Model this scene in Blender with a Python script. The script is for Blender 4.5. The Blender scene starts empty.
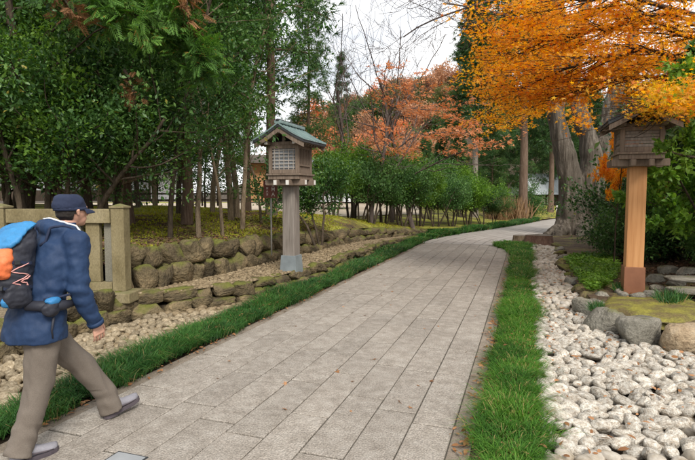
import bpy, bmesh, math, random
import numpy as np
from mathutils import Vector, Matrix, noise
R = math.radians
sc = bpy.context.scene
col = sc.collection

# ------------------------------------------------------------------ camera, sky, sun, exposure
CAM_H = 1.65
PITCH, YAW = R(3.96), R(18.8)
cam_d = bpy.data.cameras.new('camera'); cam = bpy.data.objects.new('camera', cam_d); col.objects.link(cam)
cam_d.sensor_width = 36; cam_d.lens = 36 * 520 / 695; cam_d.clip_end = 2000; cam_d.clip_start = 0.05
cam.location = (0, 0, CAM_H); cam.rotation_euler = (R(90) - PITCH, 0, YAW)
sc.camera = cam

SUN_EL, SUN_AZ = R(43), R(142)          # azimuth the light comes from, clockwise from +Y
world = bpy.data.worlds.new('World'); sc.world = world; world.use_nodes = True
nt = world.node_tree; nt.nodes.clear()
def nd(tree, typ, **kw):
    n = tree.nodes.new(typ)
    for k, v in kw.items(): setattr(n, k, v)
    return n
o_ = nd(nt, 'ShaderNodeOutputWorld'); bg = nd(nt, 'ShaderNodeBackground')
sky = nd(nt, 'ShaderNodeTexSky', sky_type='NISHITA', sun_disc=False)
sky.sun_elevation = SUN_EL; sky.sun_rotation = SUN_AZ
tc = nd(nt, 'ShaderNodeTexCoord'); mp = nd(nt, 'ShaderNodeMapping'); mp.inputs['Scale'].default_value = (1.0, 1.0, 3.2)
n1 = nd(nt, 'ShaderNodeTexNoise'); n1.inputs['Scale'].default_value = 2.3; n1.inputs['Detail'].default_value = 6
cr = nd(nt, 'ShaderNodeValToRGB')
cr.color_ramp.elements[0].position = .36; cr.color_ramp.elements[0].color = (3.7, 3.9, 4.3, 1)
cr.color_ramp.elements[1].position = .60; cr.color_ramp.elements[1].color = (8.0, 7.95, 7.8, 1)
mx = nd(nt, 'ShaderNodeMixRGB'); mx.inputs[0].default_value = .93
nt.links.new(tc.outputs['Generated'], mp.inputs[0]); nt.links.new(mp.outputs[0], n1.inputs['Vector'])
nt.links.new(n1.outputs['Fac'], cr.inputs[0]); nt.links.new(sky.outputs[0], mx.inputs[1]); nt.links.new(cr.outputs[0], mx.inputs[2])
nt.links.new(mx.outputs[0], bg.inputs[0]); bg.inputs[1].default_value = 0.1
nt.links.new(bg.outputs[0], o_.inputs[0])
sl = bpy.data.lights.new('sun', 'SUN'); sl.energy = 1.9; sl.angle = R(20); sl.color = (1, .95, .87)
so = bpy.data.objects.new('sun', sl); col.objects.link(so)
so.rotation_euler = (R(90) - SUN_EL, 0, -SUN_AZ + math.pi)
sc.view_settings.view_transform = 'Standard'; sc.view_settings.look = 'None'
sc.view_settings.exposure = 1.05; sc.view_settings.gamma = 1
sc.cycles.max_bounces = 6; sc.cycles.diffuse_bounces = 4; sc.cycles.transparent_max_bounces = 8
sc.cycles.caustics_reflective = False; sc.cycles.caustics_refractive = False
sc.cycles.use_denoising = True

# ------------------------------------------------------------------ helpers
cy, sy = math.cos(YAW), math.sin(YAW)
def W(u, d):                     # ground point seen in photo column u at forward distance d (metres)
    r = (u - 347.5) / 520 * (d * math.cos(PITCH))
    return (r * cy - d * sy, d * cy + r * sy)
def Zat(v, d):                   # height seen in photo row v at distance d
    b = math.atan((230 - v) / 520) - PITCH
    return CAM_H + d * math.tan(b)
def W3(u, v, d):
    x, y = W(u, d); return Vector((x, y, Zat(v, d)))

def tag(o, label=None, cat=None, group=None, kind=None):
    if label: o['label'] = label
    if cat: o['category'] = cat
    if group: o['group'] = group
    if kind: o['kind'] = kind
    return o
def link(o, parent=None):
    col.objects.link(o)
    if parent is not None: o.parent = parent
    return o
def empty(name, loc=(0, 0, 0), rz=0, label=None, cat=None, group=None):
    o = bpy.data.objects.new(name, None); o.location = loc; o.rotation_euler = (0, 0, rz); o.empty_display_size = .1
    link(o); return tag(o, label, cat, group)
def copy_tree(o, parent=None):
    c = o.copy(); col.objects.link(c); c.parent = parent
    for ch in list(o.children): copy_tree(ch, c)
    return c
def np_mesh(name, V, F, mat=None, smooth=False):
    """F: int array (n,k)"""
    V = np.asarray(V, dtype=np.float32); F = np.asarray(F, dtype=np.int32)
    me = bpy.data.meshes.new(name)
    me.vertices.add(len(V)); me.vertices.foreach_set('co', V.ravel())
    n, k = F.shape
    me.loops.add(n * k); me.loops.foreach_set('vertex_index', F.ravel())
    me.polygons.add(n); me.polygons.foreach_set('loop_start', np.arange(0, n * k, k, dtype=np.int32))
    try: me.polygons.foreach_set('loop_total', np.full(n, k, dtype=np.int32))
    except Exception: pass
    if smooth: me.polygons.foreach_set('use_smooth', np.ones(n, dtype=bool))
    me.update(calc_edges=True)
    if mat: me.materials.append(mat)
    return me
def py_mesh(name, V, F, mat=None, smooth=False):
    me = bpy.data.meshes.new(name); me.from_pydata([tuple(v) for v in V], [], F)
    if smooth:
        for p in me.polygons: p.use_smooth = True
    if mat: me.materials.append(mat)
    return me
def mo(name, me, parent=None, loc=(0, 0, 0), rot=(0, 0, 0), scale=(1, 1, 1)):
    o = bpy.data.objects.new(name, me); o.location = loc; o.rotation_euler = rot; o.scale = scale
    return link(o, parent)

class MB:
    def __init__(s): s.v = []; s.f = []
    def add(s, V, F):
        b = len(s.v); s.v += [tuple(v) for v in V]; s.f += [tuple(i + b for i in f) for f in F]
    def box(s, c, size, rot=None, taper=1.0, bev=0.0):
        x, y, z = size[0] / 2, size[1] / 2, size[2] / 2
        bm = bmesh.new(); bmesh.ops.create_cube(bm, size=1)
        for v in bm.verts:
            t = taper if v.co.z > 0 else 1
            v.co = Vector((v.co.x * size[0] * t, v.co.y * size[1] * t, v.co.z * size[2]))
        if bev: bmesh.ops.bevel(bm, geom=bm.edges[:], offset=bev, segments=2, affect='EDGES', profile=.7)
        M = Matrix.Translation(c) @ (rot.to_4x4() if rot is not None else Matrix())
        bm.verts.index_update()
        V = [M @ v.co for v in bm.verts]; F = [[v.index for v in f.verts] for f in bm.faces]
        bm.free(); s.add(V, F); return s
    def tube(s, pts, rad, n=8, cap=True):
        pts = [Vector(p) for p in pts]; V = []; F = []
        prev = None
        for i, p in enumerate(pts):
            t = (pts[min(i + 1, len(pts) - 1)] - pts[max(i - 1, 0)])
            if t.length < 1e-9: t = Vector((0, 0, 1))
            t.normalize()
            if prev is None:
                a = Vector((1, 0, 0)) if abs(t.x) < .8 else Vector((0, 1, 0))
                u = t.cross(a).normalized()
            else:
                u = (prev - t * prev.dot(t))
                u = u.normalized() if u.length > 1e-6 else t.orthogonal().normalized()
            prev = u; w = t.cross(u)
            for k in range(n):
                a = 2 * math.pi * k / n
                V.append(p + (u * math.cos(a) + w * math.sin(a)) * rad[i])
        for i in range(len(pts) - 1):
            for k in range(n):
                k2 = (k + 1) % n
                F.append((i * n + k, i * n + k2, (i + 1) * n + k2, (i + 1) * n + k))
        if cap: F.append(tuple(range(n))[::-1]); F.append(tuple((len(pts) - 1) * n + k for k in range(n)))
        s.add(V, F); return s
    def prism(s, poly, axis_vec, base=(0, 0, 0)):
        """poly: list of 3D points (planar); extruded along axis_vec"""
        a = Vector(axis_vec); P = [Vector(p) + Vector(base) for p in poly]; n = len(P)
        V = P + [p + a for p in P]
        F = [tuple(range(n))[::-1], tuple(range(n, 2 * n))] + [(i, (i + 1) % n, n + (i + 1) % n, n + i) for i in range(n)]
        s.add(V, F); return s
    def mesh(s, name, mat, smooth=False): return py_mesh(name, s.v, s.f, mat, smooth)
    def build(s, name, mat, parent=None, smooth=False, **kw):
        me = s.mesh(name, mat, smooth)
        bm = bmesh.new(); bm.from_mesh(me); bmesh.ops.recalc_face_normals(bm, faces=bm.faces); bm.to_mesh(me); bm.free()
        return mo(name, me, parent, **kw)

# ------------------------------------------------------------------ materials
def ramp(t, stops):
    r = nd(t, 'ShaderNodeValToRGB'); e = r.color_ramp.elements
    while len(e) < len(stops): e.new(.5)
    for i, (p, c) in enumerate(stops): e[i].position = p; e[i].color = (*c, 1)
    return r
def mat_base(name, rough=.8, spec=.3):
    m = bpy.data.materials.new(name); m.use_nodes = True; t = m.node_tree
    b = t.nodes['Principled BSDF']; b.inputs['Roughness'].default_value = rough
    b.inputs['Specular IOR Level'].default_value = spec
    return m, t, b
def noise_mat(name, stops, scale=5, detail=6, rough=.85, spec=.25, bump=.3, bscale=40, bdist=.01, rnd=.0, stretch=(1, 1, 1),
              fine=None, moss=None, objco=True, vor=None):
    """mottled stone / wood / soil. moss=(colour, amount, scale) grows on upward faces."""
    m, t, b = mat_base(name, rough, spec); L = t.links
    tcn = nd(t, 'ShaderNodeTexCoord'); mpn = nd(t, 'ShaderNodeMapping'); mpn.inputs['Scale'].default_value = stretch
    gi = nd(t, 'ShaderNodeObjectInfo')
    if objco:
        add = nd(t, 'ShaderNodeVectorMath', operation='ADD'); mul = nd(t, 'ShaderNodeVectorMath', operation='SCALE')
        cmb = nd(t, 'ShaderNodeCombineXYZ')
        for k in range(3): L.new(gi.outputs['Random'], cmb.inputs[k])
        L.new(cmb.outputs[0], mul.inputs[0]); mul.inputs['Scale'].default_value = 37
        L.new(tcn.outputs['Object'], add.inputs[0]); L.new(mul.outputs[0], add.inputs[1]); L.new(add.outputs[0], mpn.inputs[0])
    else:
        geo0 = nd(t, 'ShaderNodeNewGeometry'); L.new(geo0.outputs['Position'], mpn.inputs[0])
    n = nd(t, 'ShaderNodeTexNoise'); n.inputs['Scale'].default_value = scale; n.inputs['Detail'].default_value = detail
    n.inputs['Roughness'].default_value = .62
    L.new(mpn.outputs[0], n.inputs['Vector'])
    r = ramp(t, stops); L.new(n.outputs['Fac'], r.inputs[0]); c = r.outputs[0]
    if fine:
        fs, fa = fine
        n2 = nd(t, 'ShaderNodeTexNoise'); n2.inputs['Scale'].default_value = fs; n2.inputs['Detail'].default_value = 3
        L.new(mpn.outputs[0], n2.inputs['Vector'])
        mr = nd(t, 'ShaderNodeMapRange'); mr.inputs[1].default_value = .3; mr.inputs[2].default_value = .7
        mr.inputs[3].default_value = 1 - fa; mr.inputs[4].default_value = 1 + fa; L.new(n2.outputs['Fac'], mr.inputs[0])
        mm = nd(t, 'ShaderNodeVectorMath', operation='SCALE'); L.new(c, mm.inputs[0]); L.new(mr.outputs[0], mm.inputs['Scale']); c = mm.outputs[0]
    if rnd:
        mr = nd(t, 'ShaderNodeMapRange'); mr.inputs[3].default_value = 1 - rnd; mr.inputs[4].default_value = 1 + rnd
        L.new(gi.outputs['Random'], mr.inputs[0])
        mm = nd(t, 'ShaderNodeVectorMath', operation='SCALE'); L.new(c, mm.inputs[0]); L.new(mr.outputs[0], mm.inputs['Scale']); c = mm.outputs[0]
    if moss:
        mc, amt, ms = moss
        g = nd(t, 'ShaderNodeNewGeometry'); sx = nd(t, 'ShaderNodeSeparateXYZ'); L.new(g.outputs['Normal'], sx.inputs[0])
        n3 = nd(t, 'ShaderNodeTexNoise'); n3.inputs['Scale'].default_value = ms; n3.inputs['Detail'].default_value = 5; L.new(g.outputs['Position'], n3.inputs['Vector'])
        ma = nd(t, 'ShaderNodeMath', operation='MULTIPLY_ADD'); L.new(sx.outputs[2], ma.inputs[0]); ma.inputs[1].default_value = .35
        L.new(n3.outputs['Fac'], ma.inputs[2])
        mr = nd(t, 'ShaderNodeMapRange'); mr.inputs[1].default_value = .85 - amt; mr.inputs[2].default_value = 1.05 - amt; L.new(ma.outputs[0], mr.inputs[0])
        mxx = nd(t, 'ShaderNodeMixRGB'); L.new(mr.outputs[0], mxx.inputs[0]); L.new(c, mxx.inputs[1]); mxx.inputs[2].default_value = (*mc, 1); c = mxx.outputs[0]
    L.new(c, b.inputs['Base Color'])
    if bump:
        if vor:
            nb = nd(t, 'ShaderNodeTexVoronoi'); nb.inputs['Scale'].default_value = vor; bo = nb.outputs['Distance']
        else:
            nb = nd(t, 'ShaderNodeTexNoise'); nb.inputs['Scale'].default_value = bscale; nb.inputs['Detail'].default_value = 5; bo = nb.outputs['Fac']
        L.new(mpn.outputs[0], nb.inputs['Vector'])
        bp = nd(t, 'ShaderNodeBump'); bp.inputs['Strength'].default_value = bump; bp.inputs['Distance'].default_value = bdist
        L.new(bo, bp.inputs['Height']); L.new(bp.outputs[0], b.inputs['Normal'])
    return m
def leaf_mat(name, c1, c2, c3=None, rough=.5, spec=.35, trans=.35, tcol=None, patch=1.2, alt=None, alt_amt=.0, rnd_obj=.0):
    """colours drawn per leaf; broad patches shift between c1 and c2; alt: a few odd-coloured leaves"""
    m, t, b = mat_base(name, rough, spec); L = t.links
    g = nd(t, 'ShaderNodeNewGeometry')
    n = nd(t, 'ShaderNodeTexNoise'); n.inputs['Scale'].default_value = patch; n.inputs['Detail'].default_value = 2
    L.new(g.outputs['Position'], n.inputs['Vector'])
    a = nd(t, 'ShaderNodeMath', operation='MULTIPLY_ADD'); L.new(g.outputs['Random Per Island'], a.inputs[0]); a.inputs[1].default_value = .55
    s = nd(t, 'ShaderNodeMath', operation='MULTIPLY_ADD'); L.new(n.outputs['Fac'], s.inputs[0]); s.inputs[1].default_value = 1.5; s.inputs[2].default_value = -.52
    L.new(s.outputs[0], a.inputs[2])
    stops = [(.1, c1), (.85, c2)] if c3 is None else [(.08, c1), (.5, c2), (.92, c3)]
    r = ramp(t, stops); L.new(a.outputs[0], r.inputs[0]); c = r.outputs[0]
    if alt:
        lt = nd(t, 'ShaderNodeMath', operation='MULTIPLY'); L.new(g.outputs['Random Per Island'], lt.inputs[0]); lt.inputs[1].default_value = 91.7
        fr = nd(t, 'ShaderNodeMath', operation='FRACT'); L.new(lt.outputs[0], fr.inputs[0])
        le = nd(t, 'ShaderNodeMath', operation='LESS_THAN'); L.new(fr.outputs[0], le.inputs[0]); le.inputs[1].default_value = alt_amt
        mxx = nd(t, 'ShaderNodeMixRGB'); L.new(le.outputs[0], mxx.inputs[0]); L.new(c, mxx.inputs[1]); mxx.inputs[2].default_value = (*alt, 1); c = mxx.outputs[0]
    if rnd_obj:
        gi = nd(t, 'ShaderNodeObjectInfo'); mr = nd(t, 'ShaderNodeMapRange'); mr.inputs[3].default_value = 1 - rnd_obj; mr.inputs[4].default_value = 1 + rnd_obj
        L.new(gi.outputs['Random'], mr.inputs[0])
        mm = nd(t, 'ShaderNodeVectorMath', operation='SCALE'); L.new(c, mm.inputs[0]); L.new(mr.outputs[0], mm.inputs['Scale']); c = mm.outputs[0]
    L.new(c, b.inputs['Base Color'])
    if trans:
        tr = nd(t, 'ShaderNodeBsdfTranslucent'); ms = nd(t, 'ShaderNodeMixShader'); ms.inputs[0].default_value = trans
        hs = nd(t, 'ShaderNodeHueSaturation'); hs.inputs['Saturation'].default_value = 1.1; hs.inputs['Value'].default_value = 1.35
        L.new(c, hs.inputs['Color']); L.new(hs.outputs[0], tr.inputs[0])
        L.new(b.outputs[0], ms.inputs[1]); L.new(tr.outputs[0], ms.inputs[2]); L.new(ms.outputs[0], t.nodes['Material Output'].inputs[0])
    return m
def wood_mat(name, dark, light, scale=3, grain=(14, 14, 1), rough=.7, bump=.25, rnd=.06):
    return noise_mat(name, [(.3, dark), (.7, light)], scale=scale, detail=8, rough=rough, bump=bump, bscale=scale * 2, bdist=.004, stretch=grain, rnd=rnd)

M = {}
M['paving'] = noise_mat('granite_paving', [(.28, (.21, .182, .152)), (.5, (.285, .252, .216)), (.72, (.355, .322, .282))], scale=9, detail=9, rough=.8,
                        bump=.9, bdist=.006, vor=75, rnd=.08, fine=(85, .34))
def tweak_paving():      # damp / worn broad stains over the slabs
    t = M['paving'].node_tree; L = t.links; b = t.nodes['Principled BSDF']
    src = b.inputs['Base Color'].links[0].from_socket
    g = nd(t, 'ShaderNodeNewGeometry'); n = nd(t, 'ShaderNodeTexNoise'); n.inputs['Scale'].default_value = 1.1; n.inputs['Detail'].default_value = 7; n.inputs['Roughness'].default_value = .65
    L.new(g.outputs['Position'], n.inputs['Vector'])
    mr = nd(t, 'ShaderNodeMapRange'); mr.inputs[1].default_value = .35; mr.inputs[2].default_value = .62; mr.inputs[3].default_value = .92; mr.inputs[4].default_value = 1.05
    L.new(n.outputs['Fac'], mr.inputs[0]); mm = nd(t, 'ShaderNodeVectorMath', operation='SCALE'); L.new(src, mm.inputs[0]); L.new(mr.outputs[0], mm.inputs['Scale'])
    L.new(mm.outputs[0], b.inputs['Base Color'])
tweak_paving()
M['joint'] = noise_mat('sandy_joint', [(.3, (.05, .045, .035)), (.7, (.11, .098, .08))], scale=30, objco=False, bump=.5, bscale=120, bdist=.004)
M['kerb'] = noise_mat('kerb_stone', [(.3, (.16, .13, .10)), (.7, (.27, .225, .18))], scale=6, fine=(90, .25), bump=.6, bscale=120, bdist=.004, objco=False)
M['road'] = noise_mat('far_paving', [(.3, (.27, .24, .215)), (.7, (.36, .33, .30))], scale=1.5, fine=(40, .15), bump=.4, bscale=50, bdist=.006, objco=False)
M['soil'] = noise_mat('soil', [(.3, (.035, .026, .018)), (.55, (.075, .055, .036)), (.8, (.13, .10, .065))], scale=4, fine=(40, .4), bump=1, bscale=45, bdist=.03, objco=False)
M['moss'] = noise_mat('moss_ground', [(.34, (.075, .052, .032)), (.43, (.15, .125, .038)), (.50, (.25, .245, .040)), (.75, (.34, .33, .06))], scale=.9, detail=9, fine=(14, .3),
                      bump=1, bscale=30, bdist=.04, objco=False)
M['sandgravel'] = noise_mat('fine_gravel', [(.3, (.12, .09, .055)), (.7, (.30, .24, .16))], scale=25, fine=(60, .4), bump=1, bscale=60, bdist=.02, objco=False)
M['farsand'] = noise_mat('pale_sand', [(.3, (.30, .24, .17)), (.7, (.46, .39, .30))], scale=1, bump=.2, objco=False)
M['cobble'] = noise_mat('white_cobble', [(.28, (.17, .13, .085)), (.42, (.34, .295, .24)), (.56, (.48, .445, .385)), (.8, (.58, .55, .50))], scale=4, detail=9, rough=.65, rnd=.24, fine=(14, .32), bump=.6, bscale=9, bdist=.02)
M['cobble_tan'] = noise_mat('tan_cobble', [(.28, (.13, .10, .06)), (.5, (.27, .215, .14)), (.75, (.45, .385, .285))], scale=5, detail=8, rough=.65, rnd=.28, fine=(50, .2), bump=.4, bscale=25, bdist=.01)
M['pebble'] = noise_mat('ledge_pebble', [(.3, (.12, .088, .05)), (.55, (.25, .19, .115)), (.8, (.42, .345, .23))], scale=9, rough=.75, objco=False, bump=.3)
M['wallstone'] = noise_mat('mossy_wall_stone', [(.28, (.042, .033, .020)), (.5, (.112, .086, .048)), (.75, (.24, .178, .098))], scale=1.6, detail=9, rough=.85, rnd=.35,
                           fine=(22, .3), bump=.9, bscale=7, bdist=.06, moss=((.13, .135, .030), .17, 3.5))
M['greystone'] = noise_mat('grey_boulder', [(.28, (.115, .105, .082)), (.5, (.205, .19, .155)), (.75, (.32, .295, .245))], scale=2, detail=9, rough=.85, rnd=.2,
                           fine=(30, .25), bump=.8, bscale=8, bdist=.05, moss=((.15, .15, .06), .0, 4))
M['brownstone'] = noise_mat('brown_boulder', [(.28, (.19, .13, .075)), (.5, (.33, .25, .16)), (.75, (.45, .37, .27))], scale=2.4, detail=9, fine=(30, .25), bump=.8, bscale=8, bdist=.05)
M['fence'] = noise_mat('weathered_stone_fence', [(.28, (.12, .095, .045)), (.5, (.20, .165, .09)), (.75, (.29, .245, .15))], scale=2.2, detail=9, fine=(60, .2), bump=.5, bscale=50, bdist=.005,
                       stretch=(1, 1, .6), moss=((.115, .12, .04), .06, 3))
M['fence_grey'] = noise_mat('grey_stone_slat', [(.28, (.12, .115, .09)), (.75, (.23, .215, .17))], scale=2.2, detail=9, fine=(60, .2), bump=.5, bscale=50, bdist=.005)
M['oldwood'] = wood_mat('weathered_lantern_wood', (.11, .08, .058), (.235, .18, .138), scale=2.2)
M['oldwood_d'] = wood_mat('dark_lantern_wood', (.05, .036, .027), (.12, .088, .062), scale=2.2)
M['oldwood_g'] = wood_mat('grey_lantern_wood', (.14, .118, .10), (.28, .245, .215), scale=2.2)
M['newwood'] = wood_mat('fresh_cypress_wood', (.42, .19, .07), (.60, .315, .135), scale=1.6, grain=(20, 20, .7), bump=.15, rough=.55)
M['copper'] = noise_mat('copper_sheet', [(.3, (.17, .065, .03)), (.7, (.26, .11, .055))], scale=3, rough=.5, spec=.5, bump=.1, bscale=12)
M['leadsheet'] = noise_mat('blue_grey_sheet', [(.3, (.13, .15, .16)), (.7, (.22, .25, .26))], scale=4, rough=.5, spec=.5, bump=.1, bscale=12)
M['verdigris'] = noise_mat('patina_roof', [(.25, (.10, .15, .15)), (.5, (.17, .24, .235)), (.75, (.26, .335, .32))], scale=4, detail=7, rough=.55, spec=.5, bump=.2, bscale=20, stretch=(1, 4, 1))
M['roofdark'] = noise_mat('dark_roof_edge', [(.3, (.02, .022, .024)), (.7, (.05, .052, .055))], scale=4, rough=.6)
M['lattice'] = wood_mat('pale_lattice', (.28, .25, .22), (.42, .38, .34), scale=3)
M['paper'] = noise_mat('lantern_pane', [(.3, (.16, .17, .18)), (.7, (.25, .26, .27))], scale=3, rough=.35, bump=0)
M['hollow_shade'] = noise_mat('painted_hollow_shade', [(.3, (.006, .005, .004)), (.7, (.012, .01, .008))], scale=3, bump=0)  # near-black colour stands in for shade inside the lantern hollows
M['whitecap'] = noise_mat('white_painted_beam_end', [(.3, (.5, .48, .44)), (.7, (.7, .68, .64))], scale=8, bump=0)
M['signred'] = noise_mat('russet_sign_board', [(.3, (.10, .028, .018)), (.7, (.16, .05, .032))], scale=5, rough=.5, bump=.05)
M['signwhite'] = noise_mat('white_sign_paint', [(.3, (.55, .5, .46)), (.7, (.7, .66, .62))], scale=8, bump=0)
M['pole'] = noise_mat('grey_metal_pole', [(.3, (.26, .25, .23)), (.7, (.36, .35, .32))], scale=5, rough=.45, bump=0)
M['steel'] = noise_mat('steel_cover', [(.3, (.26, .27, .28)), (.7, (.34, .35, .36))], scale=8, rough=.45, spec=.5, bump=.2, bscale=90, bdist=.002)
def bark(name, a, b, c, s=3, st=(5, 5, 1), bd=.04, moss=None):
    return noise_mat(name, [(.28, a), (.5, b), (.75, c)], scale=s, detail=9, rough=.9, spec=.15, bump=1, bscale=s * 2.2, bdist=bd, stretch=st, fine=(25, .25), moss=moss)
M['bark_brown'] = bark('brown_bark', (.10, .072, .045), (.20, .15, .098), (.32, .25, .175))
M['bark_dark'] = bark('dark_bark', (.035, .027, .019), (.075, .057, .04), (.14, .108, .076))
M['bark_cedar'] = bark('cedar_bark', (.085, .055, .038), (.155, .105, .075), (.25, .185, .14), st=(9, 9, .6), bd=.03)
M['bark_pale'] = bark('pale_bark', (.16, .13, .105), (.26, .22, .185), (.38, .33, .285), st=(6, 6, 1), bd=.02)
M['bark_old'] = bark('old_tree_bark', (.035, .028, .021), (.105, .087, .068), (.22, .19, .158), s=1.1, st=(6, 6, .8), bd=.10)
M['twig'] = bark('twig_bark', (.06, .045, .038), (.11, .085, .075), (.18, .145, .13), bd=.005)
M['twig_dark'] = bark('maple_twig', (.022, .014, .010), (.045, .03, .022), (.08, .055, .04), bd=.005)
M['stump'] = noise_mat('cut_stump', [(.3, (.10, .05, .035)), (.7, (.24, .15, .11))], scale=3, fine=(30, .3), bump=.8, bscale=14, bdist=.03, stretch=(2, 2, .6))
M['stump_top'] = noise_mat('stump_top', [(.3, (.10, .08, .06)), (.7, (.20, .165, .13))], scale=6, bump=.3)
M['l_ever'] = leaf_mat('evergreen_leaves', (.020, .054, .016), (.055, .13, .030), (.13, .23, .05), rough=.42, spec=.35, trans=.30, rnd_obj=.12, alt=(.3, .26, .05), alt_amt=.008)
M['l_ever2'] = leaf_mat('fresh_evergreen_leaves', (.045, .105, .018), (.12, .235, .030), (.22, .36, .055), rough=.48, spec=.28, trans=.36, rnd_obj=.12)
M['l_ever3'] = leaf_mat('blue_green_leaves', (.028, .072, .020), (.07, .155, .040), (.14, .25, .07), rough=.45, spec=.3, trans=.32, rnd_obj=.1)
M['l_dark'] = leaf_mat('deep_evergreen_leaves', (.016, .042, .014), (.042, .098, .026), (.10, .19, .045), rough=.42, spec=.35, trans=.28, rnd_obj=.15, alt=(.2, .2, .05), alt_amt=.01)
M['l_con'] = leaf_mat('conifer_needles', (0.019, 0.054, 0.019), (0.054, 0.120, 0.032), (0.112, 0.192, 0.048), rough=.6, spec=.25, trans=.2, alt=(.16, .08, .03), alt_amt=.03, rnd_obj=.15)
M['l_cyp'] = leaf_mat('cypress_fans', (0.034, 0.084, 0.017), (0.078, 0.180, 0.030), (0.156, 0.300, 0.048), rough=.55, spec=.25, trans=.3, alt=(.25, .15, .03), alt_amt=.03)
M['l_brown'] = leaf_mat('dead_fans', (.14, .07, .03), (.27, .13, .055), (.36, .19, .09), rough=.7, trans=.25)
M['l_maple'] = leaf_mat('orange_maple_leaves', (.64, .25, .035), (.80, .40, .06), (.86, .51, .11), rough=.55, spec=.15, trans=.6, patch=.9, alt=(.64, .20, .05), alt_amt=.12)
M['l_gold'] = leaf_mat('golden_maple_leaves', (.42, .22, .02), (.62, .36, .03), (.6, .46, .05), rough=.55, spec=.2, trans=.5, patch=1.2, alt=(.2, .3, .04), alt_amt=.12)
M['l_salmon'] = leaf_mat('salmon_maple_leaves', (.52, .15, .06), (.64, .26, .12), (.70, .37, .20), rough=.6, spec=.2, trans=.45, patch=.6)
M['l_rust'] = leaf_mat('rusty_leaves', (.26, .12, .07), (.40, .20, .11), (.48, .29, .17), rough=.7, trans=.3, patch=.15, rnd_obj=.25)
M['l_olive'] = leaf_mat('olive_leaves', (.05, .07, .02), (.11, .13, .035), (.18, .18, .06), rough=.7, trans=.3, patch=.15, rnd_obj=.2)
M['l_dry'] = leaf_mat('dry_fallen_leaves', (.14, .06, .025), (.28, .13, .05), (.42, .22, .11), rough=.75, trans=.1, patch=3)
M['l_litter'] = leaf_mat('dark_leaf_litter', (.04, .022, .012), (.11, .06, .035), (.22, .13, .08), rough=.8, trans=.05, patch=2)
M['grass'] = leaf_mat('mondo_grass', (.028, .088, .012), (.062, .175, .020), (.125, .265, .033), rough=.55, spec=.25, trans=.35, patch=1.6, alt=(.36, .28, .11), alt_amt=.07)
M['grass_dk'] = leaf_mat('dark_mondo_grass', (.016, .062, .014), (.038, .12, .022), (.08, .19, .035), rough=.5, spec=.35, trans=.25, patch=2.2, alt=(.26, .2, .08), alt_amt=.05)

# ------------------------------------------------------------------ leaf templates & leaf meshes
def tpl_oval(w=.24, fold=.07):
    V = np.array([(0, 0, 0), (.3, w * .85, fold), (.7, w * .75, fold * .7), (1, 0, -.06), (.7, -w * .75, fold * .7), (.3, -w * .85, fold)])
    return V, np.array([(0, 1, 5), (1, 4, 5), (1, 2, 4), (2, 3, 4)])
def tpl_kite(w=.26, fold=.08):
    V = np.array([(0, 0, 0), (.45, w, fold), (1, 0, -.05), (.45, -w, fold)])
    return V, np.array([(0, 1, 2), (0, 2, 3)])
def tpl_maple():
    V = [(0, 0, 0)]; 
    for a, r in ((-112, .5), (-80, .26), (-50, .82), (-24, .36), (0, 1.0), (24, .36), (50, .82), (80, .26), (112, .5)):
        V.append((math.cos(R(a)) * r, math.sin(R(a)) * r, -.10 * r * (abs(a) > 10)))
    V = np.array(V); return V, np.array([(0, i, i + 1) for i in range(1, 9)])
def tpl_star3():
    V = []; F = []
    for i, (a, r) in enumerate(((-62, .8), (0, 1), (62, .8))):
        c, s = math.cos(R(a)), math.sin(R(a)); b = len(V)
        V += [(0, 0, 0), (c * r * .45 - s * .17, s * r * .45 + c * .17, .02), (c * r, s * r, -.05), (c * r * .45 + s * .17, s * r * .45 - c * .17, .02)]
        F += [(b, b + 3, b + 2), (b, b + 2, b + 1)]
    return np.array(V), np.array(F)
def tpl_fan(n=7, spread=62, w=.05):
    V = []; F = []; rr = random.Random(3)
    for i in range(n):
        a = R(-spread + 2 * spread * i / (n - 1)); r = .65 + .35 * math.cos(a) - .12 * (i % 2); c, s = math.cos(a), math.sin(a); b = len(V)
        x0 = .18 * i / n
        V += [(x0, 0, 0), (x0 + c * r * .5 - s * w, s * r * .5 + c * w, .02), (x0 + c * r, s * r, -.10), (x0 + c * r * .5 + s * w, s * r * .5 - c * w, .02)]
        F += [(b, b + 3, b + 2), (b, b + 2, b + 1)]
    return np.array(V), np.array(F)
def tpl_tuft(n=8, w=.045):
    V = []; F = []; rr = random.Random(5)
    for i in range(n):
        d = Vector((rr.uniform(.5, 1), rr.uniform(-.7, .7), rr.uniform(-.5, .5))).normalized() * rr.uniform(.7, 1)
        s = d.cross(Vector((rr.uniform(-1, 1), rr.uniform(-1, 1), rr.uniform(-1, 1)))).normalized() * w; b = len(V)
        x0 = rr.uniform(0, .35)
        V += [(x0 + s.x, s.y, s.z), (x0 - s.x, -s.y, -s.z), (x0 + d.x, d.y, d.z)]
        F += [(b, b + 1, b + 2)]
    return np.array(V), np.array(F)
def tpl_frond():
    V = []; F = []
    def kite(a, d, L, w):
        b = len(V); d = Vector(d).normalized(); n = Vector((-d.y, d.x, 0)) * w; a = Vector(a)
        for q in (a, a + d * L * .45 + n, a + d * L + Vector((0, 0, -.05)), a + d * L * .45 - n): V.append(tuple(q))
        F.extend([(b, b + 3, b + 2), (b, b + 2, b + 1)])
    kite((0, 0, 0), (1, 0, -.1), 1, .02)
    for i in range(6):
        x = .12 + .14 * i; L = .42 * (1 - .09 * i)
        for s in (-1, 1):
            a = (x, 0, -.1 * x); kite(a, (.75, s * .7, -.12), L, .035)
            kite((x + L * .3, s * L * .28, -.1 * x), (1, s * .12, -.1), L * .5, .028)
    return np.array(V), np.array(F)
FROND = tpl_frond()
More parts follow.
